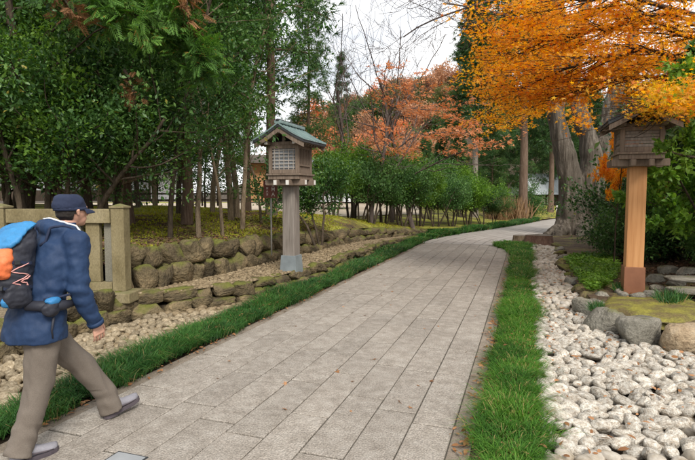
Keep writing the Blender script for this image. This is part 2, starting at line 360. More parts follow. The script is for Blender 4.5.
OVAL, KITE, MAPLE, STAR3, FAN, TUFT = tpl_oval(), tpl_kite(), tpl_maple(), tpl_star3(), tpl_fan(), tpl_tuft()
def unit(a): return a / np.maximum(np.linalg.norm(a, axis=-1, keepdims=True), 1e-9)
def leaf_verts(P, D, N, S, tpl):
    V0, F0 = tpl; n = len(P); k = len(V0)
    D = unit(D); B = unit(np.cross(N, D)); N2 = np.cross(D, B)
    S = S.reshape(-1, 1, 1)
    V = P[:, None, :] + S * (V0[None, :, 0:1] * D[:, None, :] + V0[None, :, 1:2] * B[:, None, :] + V0[None, :, 2:3] * N2[:, None, :])
    F = F0[None] + (np.arange(n) * k)[:, None, None]
    return V.reshape(-1, 3), F.reshape(-1, F0.shape[1])
def rs(seed): return np.random.RandomState(seed)
def leaf_mesh(name, P, D, N, S, tpl, mat):
    V, F = leaf_verts(P, D, N, S, tpl); return np_mesh(name, V, F, mat)

# ------------------------------------------------------------------ branch growth
def grow(rn, p, d, L, r, depth, sp, out, tips, lvl=0):
    k = sp.get('seg', 5); pts = [p.copy()]; rad = [r]; q = p.copy(); d = d.normalized()
    rend = r * sp.get('taper', .45)
    for i in range(k):
        d = (d + Vector((rn.gauss(0, 1), rn.gauss(0, 1), rn.gauss(0, .7))) * sp['wob'] + Vector((0, 0, sp['trop'] if lvl else sp.get('trop0', 0)))).normalized()
        if lvl and sp.get('flat'): d = Vector((d.x, d.y, d.z * (1 - sp['flat']))).normalized()
        q = q + d * (L / k); pts.append(q.copy()); rad.append(r + (rend - r) * (i + 1) / k)
    out.append((pts, rad, lvl))
    if depth == 0:
        tips.append((pts, d)); return
    nc = sp['n'][min(lvl, len(sp['n']) - 1)]
    f0 = sp.get('start', [.3])[min(lvl, len(sp.get('start', [.3])) - 1)]
    az = rn.uniform(0, 6.28)
    for j in range(nc):
        f = f0 + (1 - f0) * (j + rn.uniform(.1, .9)) / nc
        x = f * k; i = min(int(x), k - 1); pp = pts[i].lerp(pts[i + 1], x - i); rr = rad[i] + (rad[i + 1] - rad[i]) * (x - i)
        t = (pts[i + 1] - pts[i]).normalized(); az += 2.4 + rn.uniform(-.5, .5)
        a = R(sp['ang'][min(lvl, len(sp['ang']) - 1)] + rn.uniform(-12, 12))
        u = t.orthogonal().normalized(); w = t.cross(u)
        cd = t * math.cos(a) + (u * math.cos(az) + w * math.sin(az)) * math.sin(a)
        if sp.get('bias') is not None: cd = cd + sp['bias'] * .35
        LR = sp['lr'][min(lvl, len(sp['lr']) - 1)]
        if sp.get('cone') and lvl == 0: LR = LR * (1.15 - .95 * f)
        grow(rn, pp, cd, L * LR * rn.uniform(.75, 1.2), rr * sp.get('rr', .55), depth - 1, sp, out, tips, lvl + 1)
    if sp.get('lead', True): tips.append((pts[-2:], d))
def branch_mesh(name, out, mat, n0=8, minr=.002, maxlvl=9):
    mb = MB()
    for pts, rad, lvl in out:
        if lvl > maxlvl: continue
        mb.tube(pts, [max(x, minr) for x in rad], max(3, n0 - 2 * lvl), cap=False)
    return mb.mesh(name, mat, True)
def tip_points(rg, tips, n, spread, along=(0.1, 1.0)):
    """n leaf anchor points spread about the twigs; returns P, outward direction"""
    segA = []; segB = []
    for pts, d in tips:
        for i in range(len(pts) - 1): segA.append(pts[i]); segB.append(pts[i + 1])
    A = np.array([tuple(a) for a in segA]); B = np.array([tuple(b) for b in segB])
    idx = rg.randint(0, len(A), n); t = rg.rand(n, 1)
    P = A[idx] * (1 - t) + B[idx] * t; D = unit(B[idx] - A[idx])
    P = P + rg.randn(n, 3) * np.array(spread)
    return P, D
def tree_leaves(name, seed, tips, n, size, tpl, mat, spread=(.1, .1, .06), up=1.2, droop=-.1, dirmix=.8, var=.3):
    rg = rs(seed); P, D = tip_points(rg, tips, n, spread)
    Dd = D * dirmix + rg.randn(n, 3) * .6 + np.array([0, 0, droop])
    N = np.array([0, 0, up]) + rg.randn(n, 3) * .55
    S = size * (1 + var * rg.randn(n).clip(-2, 2))
    return leaf_mesh(name, P, Dd, N, np.abs(S), tpl, mat)
def lift(rn, mesh, amp, sc_=1.0): pass

# ------------------------------------------------------------------ ground heights
def interp(x, xs, ys): return float(np.interp(x, xs, ys))
LW_Y = [3.0, 4.0, 4.9, 5.5, 5.75, 7, 9, 12.6, 16, 18, 20, 23, 26, 30, 34, 37, 45, 60]
LW_X = [-12.6, -9.6, -6.9, -5.25, -5.15, -4.9, -4.85, -4.75, -4.55, -4.3, -3.8, -3.05, -2.0, -.55, .5, 1.4, 4.5, 12]
def xw(y): return interp(y, LW_Y, LW_X)
def sstep(t): t = max(0, min(1, t)); return t * t * (3 - 2 * t)
def bank_z(x, y):
    t = xw(y) - x
    z0 = interp(y, [5, 12, 16, 19, 24, 30], [.80, .74, .62, .42, .15, .05])
    rise = interp(y, [5, 16, 30], [.42, .6, .5])
    z = z0 + rise * sstep(t / 8) + .05 * noise.noise(Vector((x * .7, y * .7, 0))) * min(1, t)
    z -= .17 * (1 - sstep(t / .35))
    z += .30 * math.exp(-((y - 14) / 4.5) ** 2) * sstep(t / 1.2) * (1 - sstep((t - 2) / 3))
    return z
RW_Y = [3.0, 6.3, 6.6, 6.8, 7.1, 7.6, 10, 16, 19, 21, 23, 26, 30, 40, 60]
RW_X = [12.0, 5.0, 1.72, 1.32, 1.04, .93, .86, .86, .95, 1.0, 1.55, 2.6, 3.6, 6.5, 14]
def xr(y): return interp(y, RW_Y, RW_X)
def right_z(x, y):
    t = x - xr(y)
    z = interp(y, [5, 8, 12, 20], [.19, .17, .10, .05]) + .75 * sstep((t - .9) / 4.5) * interp(y, [5, 10, 20, 30], [.55, .9, .5, .3]) + .04 * noise.noise(Vector((x * 1.1, y * 1.1, 5))) * min(1, t * 3)
    return z
def grid_strip(name, ys, ts, fx, fz, mat):
    V = []; F = []
    for y in ys:
        for t in ts:
            x = fx(y, t); V.append((x, y, fz(x, y)))
    n = len(ts)
    for i in range(len(ys) - 1):
        for j in range(n - 1): F.append((i * n + j, i * n + j + 1, (i + 1) * n + j + 1, (i + 1) * n + j))
    me = py_mesh(name, V, F, mat, True)
    bm = bmesh.new(); bm.from_mesh(me); bmesh.ops.recalc_face_normals(bm, faces=bm.faces); bm.to_mesh(me); bm.free()
    return me
# one big sheet to the horizon
g = mo('ground', py_mesh('ground', [(-700, -300, -.06), (700, -300, -.06), (700, 900, -.06), (-700, 900, -.06)], [(0, 1, 2, 3)], M['soil'])); tag(g, kind='structure')
ys = list(np.arange(3.0, 24, .3)) + list(np.arange(24, 61, 1.5))
ts = [.2, .26, .34, .5, .75, 1, 1.3, 1.7, 2.1, 2.6, 3.2, 4, 5, 6, 7.5, 9.5, 12, 16, 22, 30, 45, 60]
bank = mo('mossy_bank', grid_strip('mossy_bank', ys, ts, lambda y, t: xw(y) - t, bank_z, M['moss'])); tag(bank, kind='structure')
M['rightground'] = noise_mat('litter_ground', [(.34, (.05, .032, .02)), (.5, (.10, .068, .042)), (.62, (.15, .14, .04)), (.8, (.20, .19, .06))], scale=1.3, detail=8, fine=(16, .35), bump=1, bscale=30, bdist=.03, objco=False)
rbank = mo('planted_bank', grid_strip('planted_bank', list(np.arange(3.0, 24, .3)) + list(np.arange(24, 61, 1.5)), [0, .1, .2, .35, .5, .75, 1, 1.4, 1.8, 2.3, 3, 4, 5.5, 8, 12, 20, 40], lambda y, t: xr(y) + t, right_z, M['rightground']))
tag(rbank, kind='structure')
# mossy yellow-green pad in front of the right lantern
# gravel ledge between low and upper wall
LO_Y = [2.2, 3.7, 4.4, 5.2, 5.7, 6.2, 6.9, 8.4, 11, 14, 16, 18, 19]
LO_X = [-4.92, -4.9, -4.9, -4.87, -4.72, -4.4, -3.95, -3.68, -3.74, -3.85, -3.85, -3.8, -3.55]
def xlo(y): return interp(y, LO_Y, LO_X)
def ledge_z(x, y): return interp(y, [2, 5, 6, 8, 14, 19], [.40, .38, .29, .29, .26, .1]) + .015 * noise.noise(Vector((x * 4, y * 4, 0)))
ledge = mo('gravel_ledge', grid_strip('gravel_ledge', list(np.arange(2.2, 19.1, .2)), [0, .25, .5, .75, 1], lambda y, t: xlo(y) - .08 - t * (xlo(y) - .08 - min(xlo(y) - .15, (xw(y) - .02) if y > 5.6 else -9)), ledge_z, M['sandgravel']))
tag(ledge, kind='structure')
dry = mo('dry_channel', py_mesh('dry_channel', [(-5.2, 0, -.02), (-3.4, 0, -.02), (-3.4, 9, -.02), (-5.2, 9, -.02)], [(0, 1, 2, 3)], M['sandgravel'])); tag(dry, kind='structure')

# ------------------------------------------------------------------ paving: a path of separate slabs
PX0, PX1 = -3.14, -.44
path = mo('path', py_mesh('path', [(PX0 - .1, -1, -.012), (-.30, -1, -.012), (-.30, 18.0, -.012), (PX0 - .1, 18.0, -.012)], [(0, 1, 2, 3)], M['joint'])); tag(path, kind='structure')
rn = random.Random(11)
slabs = []
roww = (PX1 - PX0) / 9
for r_ in range(9):
    y = .2 + rn.uniform(0, 1.0)
    while y < 17.4:
        L_ = rn.uniform(.72, 1.12); slabs.append((PX0 + (r_ + .5) * roww, y + L_ / 2, L_)); y += L_
def slab_mesh(L_, k):
    rr = random.Random(k); bm = bmesh.new(); bmesh.ops.create_cube(bm, size=1)
    for v in bm.verts:
        v.co = Vector((v.co.x * (roww - .0095), v.co.y * (L_ - .020), v.co.z * .05))
        v.co += Vector((rr.uniform(-.0015, .0015), rr.uniform(-.0015, .0015), 0))
    bmesh.ops.bevel(bm, geom=[e for e in bm.edges if sum(v.co.z for v in e.verts) > .04], offset=.005, segments=1, affect='EDGES')
    me = bpy.data.meshes.new('paving_stone'); bm.to_mesh(me); bm.free(); me.materials.append(M['paving']); return me
lens = sorted(set(round(s[2] / .04) * .04 for s in slabs)); smesh = {l: slab_mesh(l, i) for i, l in enumerate(lens)}
for (x, y, L_) in slabs:
    l = round(L_ / .04) * .04
    mo('paving_stone', smesh[l], path, loc=(x, y, -.025 + rn.uniform(-.0015, .0015)), rot=(rn.uniform(-.002, .002), rn.uniform(-.003, .003), math.pi * rn.randint(0, 1)), scale=(1, L_ / l, 1))
# plain edging strips
k1 = mo('kerb_strip', py_mesh('kerb_strip', [], [], None)); bpy.data.objects.remove(k1)
mb = MB(); mb.box((-.365, 8.0, -.03), (.14, 19.0, .052), bev=.006); k1 = mb.build('kerb', M['kerb']); tag(k1, kind='structure')
mb = MB(); mb.box((-3.20, 9.2, -.03), (.11, 17.6, .050), bev=.006); k2 = mb.build('kerb', M['kerb']); tag(k2, kind='structure')
# far road curving away right, past the old tree
RL = [(-3.30, 17.35), (-3.1, 19.5), (-2.45, 22), (-1.5, 25), (-.6, 28), (.2, 31), (.9, 34), (1.9, 37), (3.6, 41), (6, 45), (10, 50), (16, 55)]
RR = [(-.30, 17.35), (-.2, 19.0), (.15, 20.6), (.72, 22.1), (1.15, 23.8), (1.5, 26), (1.9, 28.5), (2.5, 31), (3.2, 34), (4.3, 37), (6.2, 41), (8.5, 44), (12, 48), (18, 52)]
RR = RR[:1] + RR[1:]
ysr = np.linspace(17.35, 50, 60)
V = []; F = []
for i, y in enumerate(ysr):
    xl = np.interp(y, [p[1] for p in RL], [p[0] for p in RL]); xrr = np.interp(y, [p[1] for p in RR], [p[0] for p in RR])
    V += [(xl, y, .004), (xrr, y, .004)]
    if i: F.append((2 * i - 2, 2 * i - 1, 2 * i + 1, 2 * i))
road = mo('road', py_mesh('road', V, F, M['road'])); tag(road, kind='structure')
# slab joints still readable just past the straight part
rj = MB()
for k in range(8):
    for a in range(7):
        ya, yb = 17.4 + a * 1.2, 17.4 + (a + 1) * 1.2 - .03
        pts = []
        for yy in (ya, yb):
            xl = np.interp(yy, [p[1] for p in RL], [p[0] for p in RL]); xq = np.interp(yy, [p[1] for p in RR], [p[0] for p in RR])
            pts.append(xl + (xq - xl) * (k + 1) / 9)
        rj.add([(pts[0] - .008, ya, .008), (pts[0] + .008, ya, .008), (pts[1] + .008, yb, .008), (pts[1] - .008, yb, .008)], [(0, 1, 2, 3)])
o = rj.build('paving_joints', M['joint'], road); tag(o, kind='stuff')
# pale sandy open ground behind the wood
V = []; F = []; us = list(range(-300, 421, 24)); ds = [20.5, 21.5, 23, 25, 29, 34, 40, 50, 62]
for d in ds:
    for u in us:
        x, y = W(u, d + (1.0 * math.sin(u * .05) if d == 20.5 else 0) + max(0, (u - 250) / 170) * 9); V.append((x, y, bank_z(x, y) + .03))
n = len(us)
for i in range(len(ds) - 1):
    for j in range(n - 1): F.append((i * n + j, i * n + j + 1, (i + 1) * n + j + 1, (i + 1) * n + j))
o = mo('sandy_yard', py_mesh('sandy_yard', V, F, M['farsand'], True)); tag(o, kind='structure')

# steel cover at the near edge of the paving
cov = empty('drain_cover', (*W(112, 3.09), .0), 0, 'small grey steel drain cover set in the paving before the walker', 'drain cover')
x_, y_ = cov.location.x, cov.location.y
MB().box((0, 0, .002), (.21, .20, .010), bev=.003).build('plate', M['steel'], cov)
MB().box((0, 0, .0005), (.235, .225, .006), bev=.002).build('frame', M['roofdark'], cov)

# ------------------------------------------------------------------ stones
def rock_mesh(name, seed, mat, p=3.0, amp=.16, sub=5, f=1.3, cuts=3):
    bm = bmesh.new(); bmesh.ops.create_cube(bm, size=2); bmesh.ops.subdivide_edges(bm, edges=bm.edges[:], cuts=sub, use_grid_fill=True)
    rr = random.Random(seed); off = Vector((rr.uniform(0, 99), rr.uniform(0, 99), rr.uniform(0, 99)))
    planes = [(Vector((rr.gauss(0, 1), rr.gauss(0, 1), rr.gauss(0, 1))).normalized(), rr.uniform(.62, .85)) for _ in range(cuts)]
    for v in bm.verts:
        c = v.co; n_ = (abs(c.x) ** p + abs(c.y) ** p + abs(c.z) ** p) ** (1 / p); c = c / n_
        c = c * (1 + amp * noise.noise(c * f + off) + amp * .4 * noise.noise(c * f * 2.7 + off))
        for (n2, dd) in planes:
            e = c.dot(n2) - dd
            if e > 0: c = c - n2 * e * .85
        v.co = c * .5
    me = bpy.data.meshes.new(name); bm.to_mesh(me); bm.free()
    for pl in me.polygons: pl.use_smooth = True
    me.materials.append(mat); return me
WST = [rock_mesh('stone', 100 + i, M['wallstone'], p=3.6, amp=.22, cuts=4) for i in range(14)]
GST = [rock_mesh('boulder', 200 + i, M['greystone'], p=3.2, amp=.22, cuts=4) for i in range(8)]
CST = [rock_mesh('cobble', 300 + i, M['cobble'], p=2.3, amp=.24, sub=4, f=.9, cuts=2) for i in range(12)]
TST = [rock_mesh('cobble', 400 + i, M['cobble_tan'], p=2.3, amp=.24, sub=3, f=.9, cuts=2) for i in range(10)]

def stone_wall(name, label, pts, z0f, z1f, courses, wr, depth, seed, skip=None, big=None, proud=0.0):
    """pts: polyline (x,y) with the visible side to the right of travel; every stone its own part"""
    rr = random.Random(seed); root = empty(name, (pts[0][0], pts[0][1], 0), 0, label, 'wall')
    ox, oy = pts[0]
    P = [Vector((p[0], p[1])) for p in pts]; cum = [0]
    for a, b in zip(P, P[1:]): cum.append(cum[-1] + (b - a).length)
    def at(s):
        s = max(0, min(cum[-1] - 1e-4, s))
        for i in range(len(P) - 1):
            if s <= cum[i + 1]:
                t = (s - cum[i]) / (cum[i + 1] - cum[i]); q = P[i].lerp(P[i + 1], t); return q, (P[i + 1] - P[i]).normalized()
    # earth core just behind the stones
    V = []; F = []; k = 0; s = 0; N = int(cum[-1] / .25) + 1
    for i in range(N + 1):
        q, t = at(cum[-1] * i / N); nrm = Vector((t.y, -t.x)); b = q - nrm * (depth * .42); b2 = q - nrm * (depth * .42 + .18)
        V += [(b.x - ox, b.y - oy, z0f(q.y) - .1), (b.x - ox, b.y - oy, z1f(q.y) - .2), (b2.x - ox, b2.y - oy, z1f(q.y) - .22)]
        if i: F += [(3 * i - 3, 3 * i, 3 * i + 1, 3 * i - 2), (3 * i - 2, 3 * i + 1, 3 * i + 2, 3 * i - 1)]
    mo('earth_core', py_mesh('earth_core', V, F, M['soil']), root)
    for c in range(courses):
        s = rr.uniform(-.1, 0)
        while s < cum[-1]:
            w = rr.uniform(*wr) * (1.0 if c < courses - 1 else 1.1); q, t = at(s + w / 2)
            H = z1f(q.y) - z0f(q.y); ch = H / courses
            if skip and skip(c, q): s += w; continue
            h = ch * rr.uniform(1.0, 1.4); zc = z0f(q.y) + ch * (c + .5) + rr.uniform(-.14, .14) * ch
            nrm = Vector((t.y, -t.x)); dd = depth * rr.uniform(.85, 1.15)
            lean = nrm * (-(c) * .05 + rr.uniform(-.03, .05))
            mo('stone', rr.choice(WST), root, loc=(q.x + lean.x - ox - nrm.x * dd * .25, q.y + lean.y - oy - nrm.y * dd * .25, zc),
               rot=(rr.uniform(-.14, .14) + math.pi * rr.randint(0, 1), rr.uniform(-.16, .16), math.atan2(t.y, t.x) + rr.uniform(-.15, .15)),
               scale=(w * 1.13, dd, h * 1.08))
            s += w
    return root
lowpts = [(xlo(y), y) for y in (18.6, 17, 16, 14, 12, 10.5, 9, 8, 7.4, 6.9, 6.5, 6.2, 5.95, 5.7, 5.4, 5, 4.4, 3.7, 3.0, 2.3)]
lowpts = [(x, y) for x, y in reversed(lowpts)]
low = stone_wall('low_stone_wall', 'low two-course wall of mossy stones beside the gravel and grass edging', lowpts, lambda y: -.02, lambda y: interp(y, [2, 5, 6, 8, 14, 19], [.42, .40, .30, .30, .26, .1]), 2, (.24, .44), .26, 21)
uppts = [(xw(y) - .0, y) for y in (5.62, 6.2, 7, 8, 9, 10, 11, 12.6, 14, 16, 17.5, 19, 20.5)]
upw = stone_wall('upper_stone_wall', 'taller dark wall of rough boulders holding back the mossy bank', uppts, lambda y: ledge_z(0, min(y, 18.9)) - .05 if y < 18 else 0,
                 lambda y: bank_z(xw(y), y) + interp(y, [7.5, 11, 15], [.25, .16, .10]), 2, (.24, .46), .34, 22)
# --------- white cobbles right, tan cobbles left: nearest as separate stones
def scatter(rg, fx0, fx1, y0, y1, spacing, tries=14000, far_gain=0):
    cell = spacing; G_ = {}; out = []
    for _ in range(tries):
        y = y0 + (y1 - y0) * rg.rand(); a, b = fx0(y), fx1(y)
        if b <= a: continue
        x = a + (b - a) * rg.rand()
        # density weight by strip width
        if rg.rand() > (b - a) / 1.8: continue
        s = spacing
        k = (int(x // cell), int(y // cell)); ok = True
        for i in (-1, 0, 1):
            for j in (-1, 0, 1):
                for (px, py) in G_.get((k[0] + i, k[1] + j), ()):
                    if (px - x) ** 2 + (py - y) ** 2 < s * s: ok = False; break
                if not ok: break
            if not ok: break
        if ok: G_.setdefault(k, []).append((x, y)); out.append((x, y))
    return out
def mesh_arrays(me):
    V = np.zeros(len(me.vertices) * 3, dtype=np.float32); me.vertices.foreach_get('co', V); V = V.reshape(-1, 3)
    F = np.array([list(p.vertices) for p in me.polygons], dtype=np.int32); return V, F
def joined(name, templates, items, mat, parent=None):
    """items: (k, loc, rotmatrix, scale) -> ONE mesh"""
    arr = [mesh_arrays(t) for t in templates]; Vs = []; Fs = []; b = 0
    for (k, loc, Rm, s) in items:
        V, F = arr[k]; V2 = (V * np.array(s)) @ np.array(Rm.transposed()) + np.array(loc)
        Vs.append(V2); Fs.append(F + b); b += len(V)
    me = np_mesh(name, np.concatenate(Vs), np.concatenate(Fs), mat, True); o = mo(name, me, parent); tag(o, kind='stuff'); return o
bed = mo('cobble_bed', py_mesh('cobble_bed', [(.12, -1, -.03), (3.6, -1, -.03), (3.6, 6.7, -.03), (1.4, 6.9, -.03), (1.1, 19, -.03), (.12, 19, -.03)], [(0, 1, 2, 3, 4, 5)], M['soil'])); tag(bed, kind='structure')
rg = rs(5); rn = random.Random(6)
def cob_r(y): return interp(y, [5.7, 5.85, 6.05, 6.35, 6.7, 7.5], [3.3, 1.7, 1.3, 1.05, .88, .92]) - .03 if y < 7.5 else ((xr(y) - .03) if y > 5.0 else 3.3)
def layer(fx0, fx1, y0, y1, sp, zc, jit, templates, big):
    items = []
    for (x, y) in scatter(rg, fx0, fx1, y0, y1, sp):
        s = rn.uniform(.85, 1.35) * big; el = rn.uniform(.75, 1.35)
        E_ = Matrix.Rotation(rn.uniform(0, 6.28), 3, 'Z') @ Matrix.Rotation(rn.uniform(-.5, .5), 3, 'X') @ Matrix.Rotation(rn.uniform(-.3, .3), 3, 'Y')
        items.append((rn.randrange(len(templates)), (x, y, zc + rn.uniform(-jit, jit)), E_, (s * el, s * .85, s * rn.uniform(.5, .75))))
    return items
items = layer(lambda y: .17, cob_r, 2.5, 6.1, .094, .035, .018, CST, .119) + layer(lambda y: .17, cob_r, 6.0, 10.5, .100, .035, .018, CST, .124) + layer(lambda y: .22, cob_r, 10.5, 17.3, .105, .03, .02, CST, .125)
def in_view(x, y, z=0, m=12):
    f = -x * sy + y * cy; r = x * cy + y * sy
    if f < .3: return False
    u = 347.5 + 520 * r / f; v = 194 + 520 * (CAM_H - z) / f
    return -m < u < 695 + m and v < 460 + m
def near_key(it): x, y, z = it[1]; return x * x + y * y
items = [it for it in items if in_view(it[1][0], it[1][1], m=60)]
vis = sorted([it for it in items if in_view(it[1][0], it[1][1])], key=near_key); hero = vis[:300]; hid = set(id(i) for i in hero)
for (k, loc, Rm, s) in hero:
    o = mo('cobble', CST[k], bed, loc=loc, scale=s); o.rotation_euler = Rm.to_euler()
rest = [it for it in items if id(it) not in hid] + layer(lambda y: .17, cob_r, 2.4, 7, .10, -.02, .01, CST, .12)
CLO = [rock_mesh('cobble_low', 500 + i, M['cobble'], p=2.2, amp=.22, sub=2, f=.9, cuts=1) for i in range(8)]
def varied(name, s0, s1, c): pass
M['cobble_far'] = noise_mat('white_cobble_far', [(.28, (.20, .155, .10)), (.45, (.34, .295, .235)), (.72, (.49, .455, .405))], scale=7, detail=5, rough=.6, fine=(45, .16), bump=.3, bscale=22, bdist=.01, objco=False)
joined('far_cobbles', CLO, [(k % 8, l, r3, s) for (k, l, r3, s) in rest], M['cobble_far'], bed)
# tan cobbles in the left channel
def tan_r(y): return -3.72
items = layer(lambda y: xlo(y) + .08, tan_r, 2.3, 5.6, .082, .01, .02, TST, .10) + layer(lambda y: xlo(y) + .05, tan_r, 5.6, 7.6, .082, .01, .02, TST, .10)
items = [it for it in items if in_view(it[1][0], it[1][1], m=60)]
vis = sorted([it for it in items if in_view(it[1][0], it[1][1])], key=near_key); hero = vis[:300]; hid = set(id(i) for i in hero)
for (k, loc, Rm, s) in hero:
    o = mo('cobble', TST[k], dry, loc=loc, scale=s); o.rotation_euler = Rm.to_euler()
rest = [it for it in items if id(it) not in hid] + layer(lambda y: xlo(y) + .05, lambda y: -3.6, 2.3, 7.6, .09, -.02, .01, TST, .10)
joined('low_cobbles', CLO, [(k % 8, l, r3, s) for (k, l, r3, s) in rest], M['pebble'], dry)
# small gravel on the ledge
PEB = [rock_mesh('pebble', 600 + i, M['pebble'], p=2.2, amp=.25, sub=1, f=.9, cuts=1) for i in range(8)]
items = []
for _ in range(4200):
    y = 5.5 + 12.5 * rg.rand() ** 1.5; a, b = (xw(y) + .02), xlo(y) - .1
    x = a + (b - a) * rg.rand(); s = rn.uniform(.03, .065)
    items.append((rn.randrange(8), (x, y, ledge_z(x, y) + rn.uniform(0, .012)), Matrix.Rotation(rn.uniform(0, 6.28), 3, 'Z'), (s * 1.2, s, s * .7)))
joined('pebbles', PEB, items, M['pebble'], ledge)

# ------------------------------------------------------------------ boulders along the right bed
def rock(kindmesh, x, y, z, s, rz, label, name='boulder', tilt=(0, 0), group=None):
    o = mo(name, kindmesh, loc=(x, y, z), rot=(tilt[0], tilt[1], rz), scale=s); return tag(o, label, 'boulder', group)
bx_, by_ = W(647, 5.6)
rock(GST[0], *W(611, 6.05), .12, (.46, .42, .40), .3, 'mottled grey boulder with slanting top left of the square grey block')
rock(rock_mesh('boulder', 231, M['greystone'], p=5, amp=.12, cuts=2), *W(645, 5.55), .13, (.45, .36, .37), .25, 'squarish smooth grey boulder in the row edging the white cobbles')
rock(rock_mesh('boulder', 232, M['brownstone'], p=3.4, amp=.18, cuts=3), *W(692, 5.3), .13, (.46, .38, .35), .1, 'tan brown boulder at the right end of the row by the cobbles')
rock(GST[3], *W(592, 6.9), .10, (.30, .44, .26), .6, 'dark grey rock between the white cobbles and the mossy pad', tilt=(.1, 0))
rock(GST[4], *W(604, 7.6), .11, (.24, .26, .20), .2, 'rounded brown-grey rock beside the copper foot of the lantern')
rock(rock_mesh('boulder', 233, M['wallstone'], p=2.6, amp=.14, cuts=1), *W(604, 7.0), .09, (.26, .24, .2), .9, 'olive rock with flat face behind the slanting boulder')
labs = ['low brown rock edging the cobbles just past the mossy pad', 'long dark rock leaning beside the cobbles', 'small round rock below the green ground cover', 'flat grey rock at the foot of the ground cover',
        'mossy rock halfway to the stump beside the cobbles', 'pale rock beside the cobbles near the ivy patch', 'knobbly rock along the cobble edge', 'squat rock two past the ivy patch',
        'brown rock near the stump end of the cobbles', 'small dark rock before the old tree roots', 'rock nearest the stump on the right edge']
rr = random.Random(77); yy = 7.7
for i, lb in enumerate(labs):
    w = rr.uniform(.28, .46)
    rock(rr.choice(GST + WST[:6]), xr(yy) + rr.uniform(-.02, .1), yy, .07, (w, w * rr.uniform(.8, 1.3), w * rr.uniform(.45, .7)), rr.uniform(0, 3), lb, tilt=(rr.uniform(-.2, .2), rr.uniform(-.2, .2)))
    yy += w * 1.25 + .25 + i * .05
sp = [(622, 7.75, .13, 'tiny rounded stone touching the left of the copper foot'), (628, 7.45, .14, 'small brown stone in front of the copper foot'), (640, 7.35, .17, 'pinkish stone in front of the copper foot, middle of three'),
      (654, 7.5, .16, 'small tan stone right of the copper foot'), (662, 7.9, .2, 'grey stone on the leaf-strewn slope behind the copper foot'), (658, 8.9, .26, 'boulder half buried in the slope behind the orange post'),
      (680, 8.4, .24, 'squarish stone on the slope right of the orange post'), (672, 9.6, .28, 'pale stone at the top of the leaf-strewn slope'), (690, 9.2, .26, 'dark stone high on the slope at the right')]
for i, (u, d, s, lb) in enumerate(sp):
    x, y = W(u, d); rock(rr.choice(GST), x, y, right_z(x, y) + s * .15, (s * 1.2, s, s * .75), rr.uniform(0, 3), lb, name='rock')
for i, (u, d, lb, z) in enumerate([(690, 7.25, 'lower grey slate slab at the right edge of the bank', .30), (686, 7.75, 'upper grey slate slab at the right edge of the bank', .38)]):
    x, y = W(u, d)
    o = mo('slate_slab', rock_mesh('slate_slab', 700 + i, M['greystone'], p=7, amp=.05, cuts=1), loc=(x + .25, y, z), rot=(0, 0, .15), scale=(.95, .38, .07)); tag(o, lb, 'slab')
# mossy pad
pad = MB(); pts = [W(604, 6.6), W(640, 6.0), W(690, 5.85), W(730, 6.2), W(695, 7.1), W(640, 7.15), W(612, 7.3)]
M['pad'] = noise_mat('yellow_moss', [(.34, (.12, .085, .045)), (.5, (.17, .15, .04)), (.64, (.24, .22, .04)), (.8, (.30, .28, .07))], scale=4, detail=8, fine=(40, .3), bump=1, bscale=60, bdist=.012, objco=False)
cx = sum(p[0] for p in pts) / 7; cyy = sum(p[1] for p in pts) / 7
V = [(cx, cyy, .255)]; F = []; n = 42
ring = []
for i in range(n):
    t = i / n * 7; a = pts[int(t) % 7]; b = pts[(int(t) + 1) % 7]; f = t - int(t); f = f * f * (3 - 2 * f) if False else f
    ring.append((a[0] + (b[0] - a[0]) * f, a[1] + (b[1] - a[1]) * f))
for j, (sc_, z) in enumerate(((.5, .25), (.85, .235), (1.0, .19), (1.08, .1))):
    for (x, y) in ring:
        q = noise.noise(Vector((x * 3, y * 3, j))) * .03
        V.append((cx + (x - cx) * (sc_ + q), cyy + (y - cyy) * (sc_ + q), z + q * .3))
for i in range(n):
    i2 = (i + 1) % n; F.append((0, 1 + i, 1 + i2))
    for j in range(3): F.append((1 + j * n + i, 1 + (j + 1) * n + i, 1 + (j + 1) * n + i2, 1 + j * n + i2))
padme = py_mesh('moss_pad', V, F, M['pad'], True); o = mo('moss_pad', padme); tag(o, kind='structure')

# stump near the end of the right bed
def stump(name, u, d, r, h, label, seed, mat_side):
    x, y = W(u, d); root = empty(name, (x, y, 0), 0, label, 'tree stump'); rr = random.Random(seed); n = 28; V = []; F = []
    rad = [r * (1 + .10 * math.sin(3 * 2 * math.pi * k / n + seed) + .06 * rr.uniform(-1, 1)) for k in range(n)]
    lv = [(0, 1.22), (h * .3, 1.04), (h * .75, .98), (h, .95)]
    for (z, s) in lv:
        for k in range(n): a = 2 * math.pi * k / n; V.append((math.cos(a) * rad[k] * s, math.sin(a) * rad[k] * s, z - .03))
    for j in range(3):
        for k in range(n): k2 = (k + 1) % n; F.append((j * n + k, j * n + k2, (j + 1) * n + k2, (j + 1) * n + k))
    mo('bark', py_mesh('bark', V, F, mat_side, True), root)
    V = [(math.cos(2 * math.pi * k / n) * rad[k] * .95, math.sin(2 * math.pi * k / n) * rad[k] * .95, h - .03) for k in range(n)]
    mo('cut_top', py_mesh('cut_top', V, [tuple(range(n))], M['stump_top']), root)
stump('tree_stump', 541, 17.0, .42, .34, 'reddish brown cut stump at the far end of the cobble bed', 4, M['stump'])
stump('tree_stump', 524, 17.6, .34, .28, 'dark cut stump behind the grass tip, left of the reddish stump', 9, M['bark_brown'])

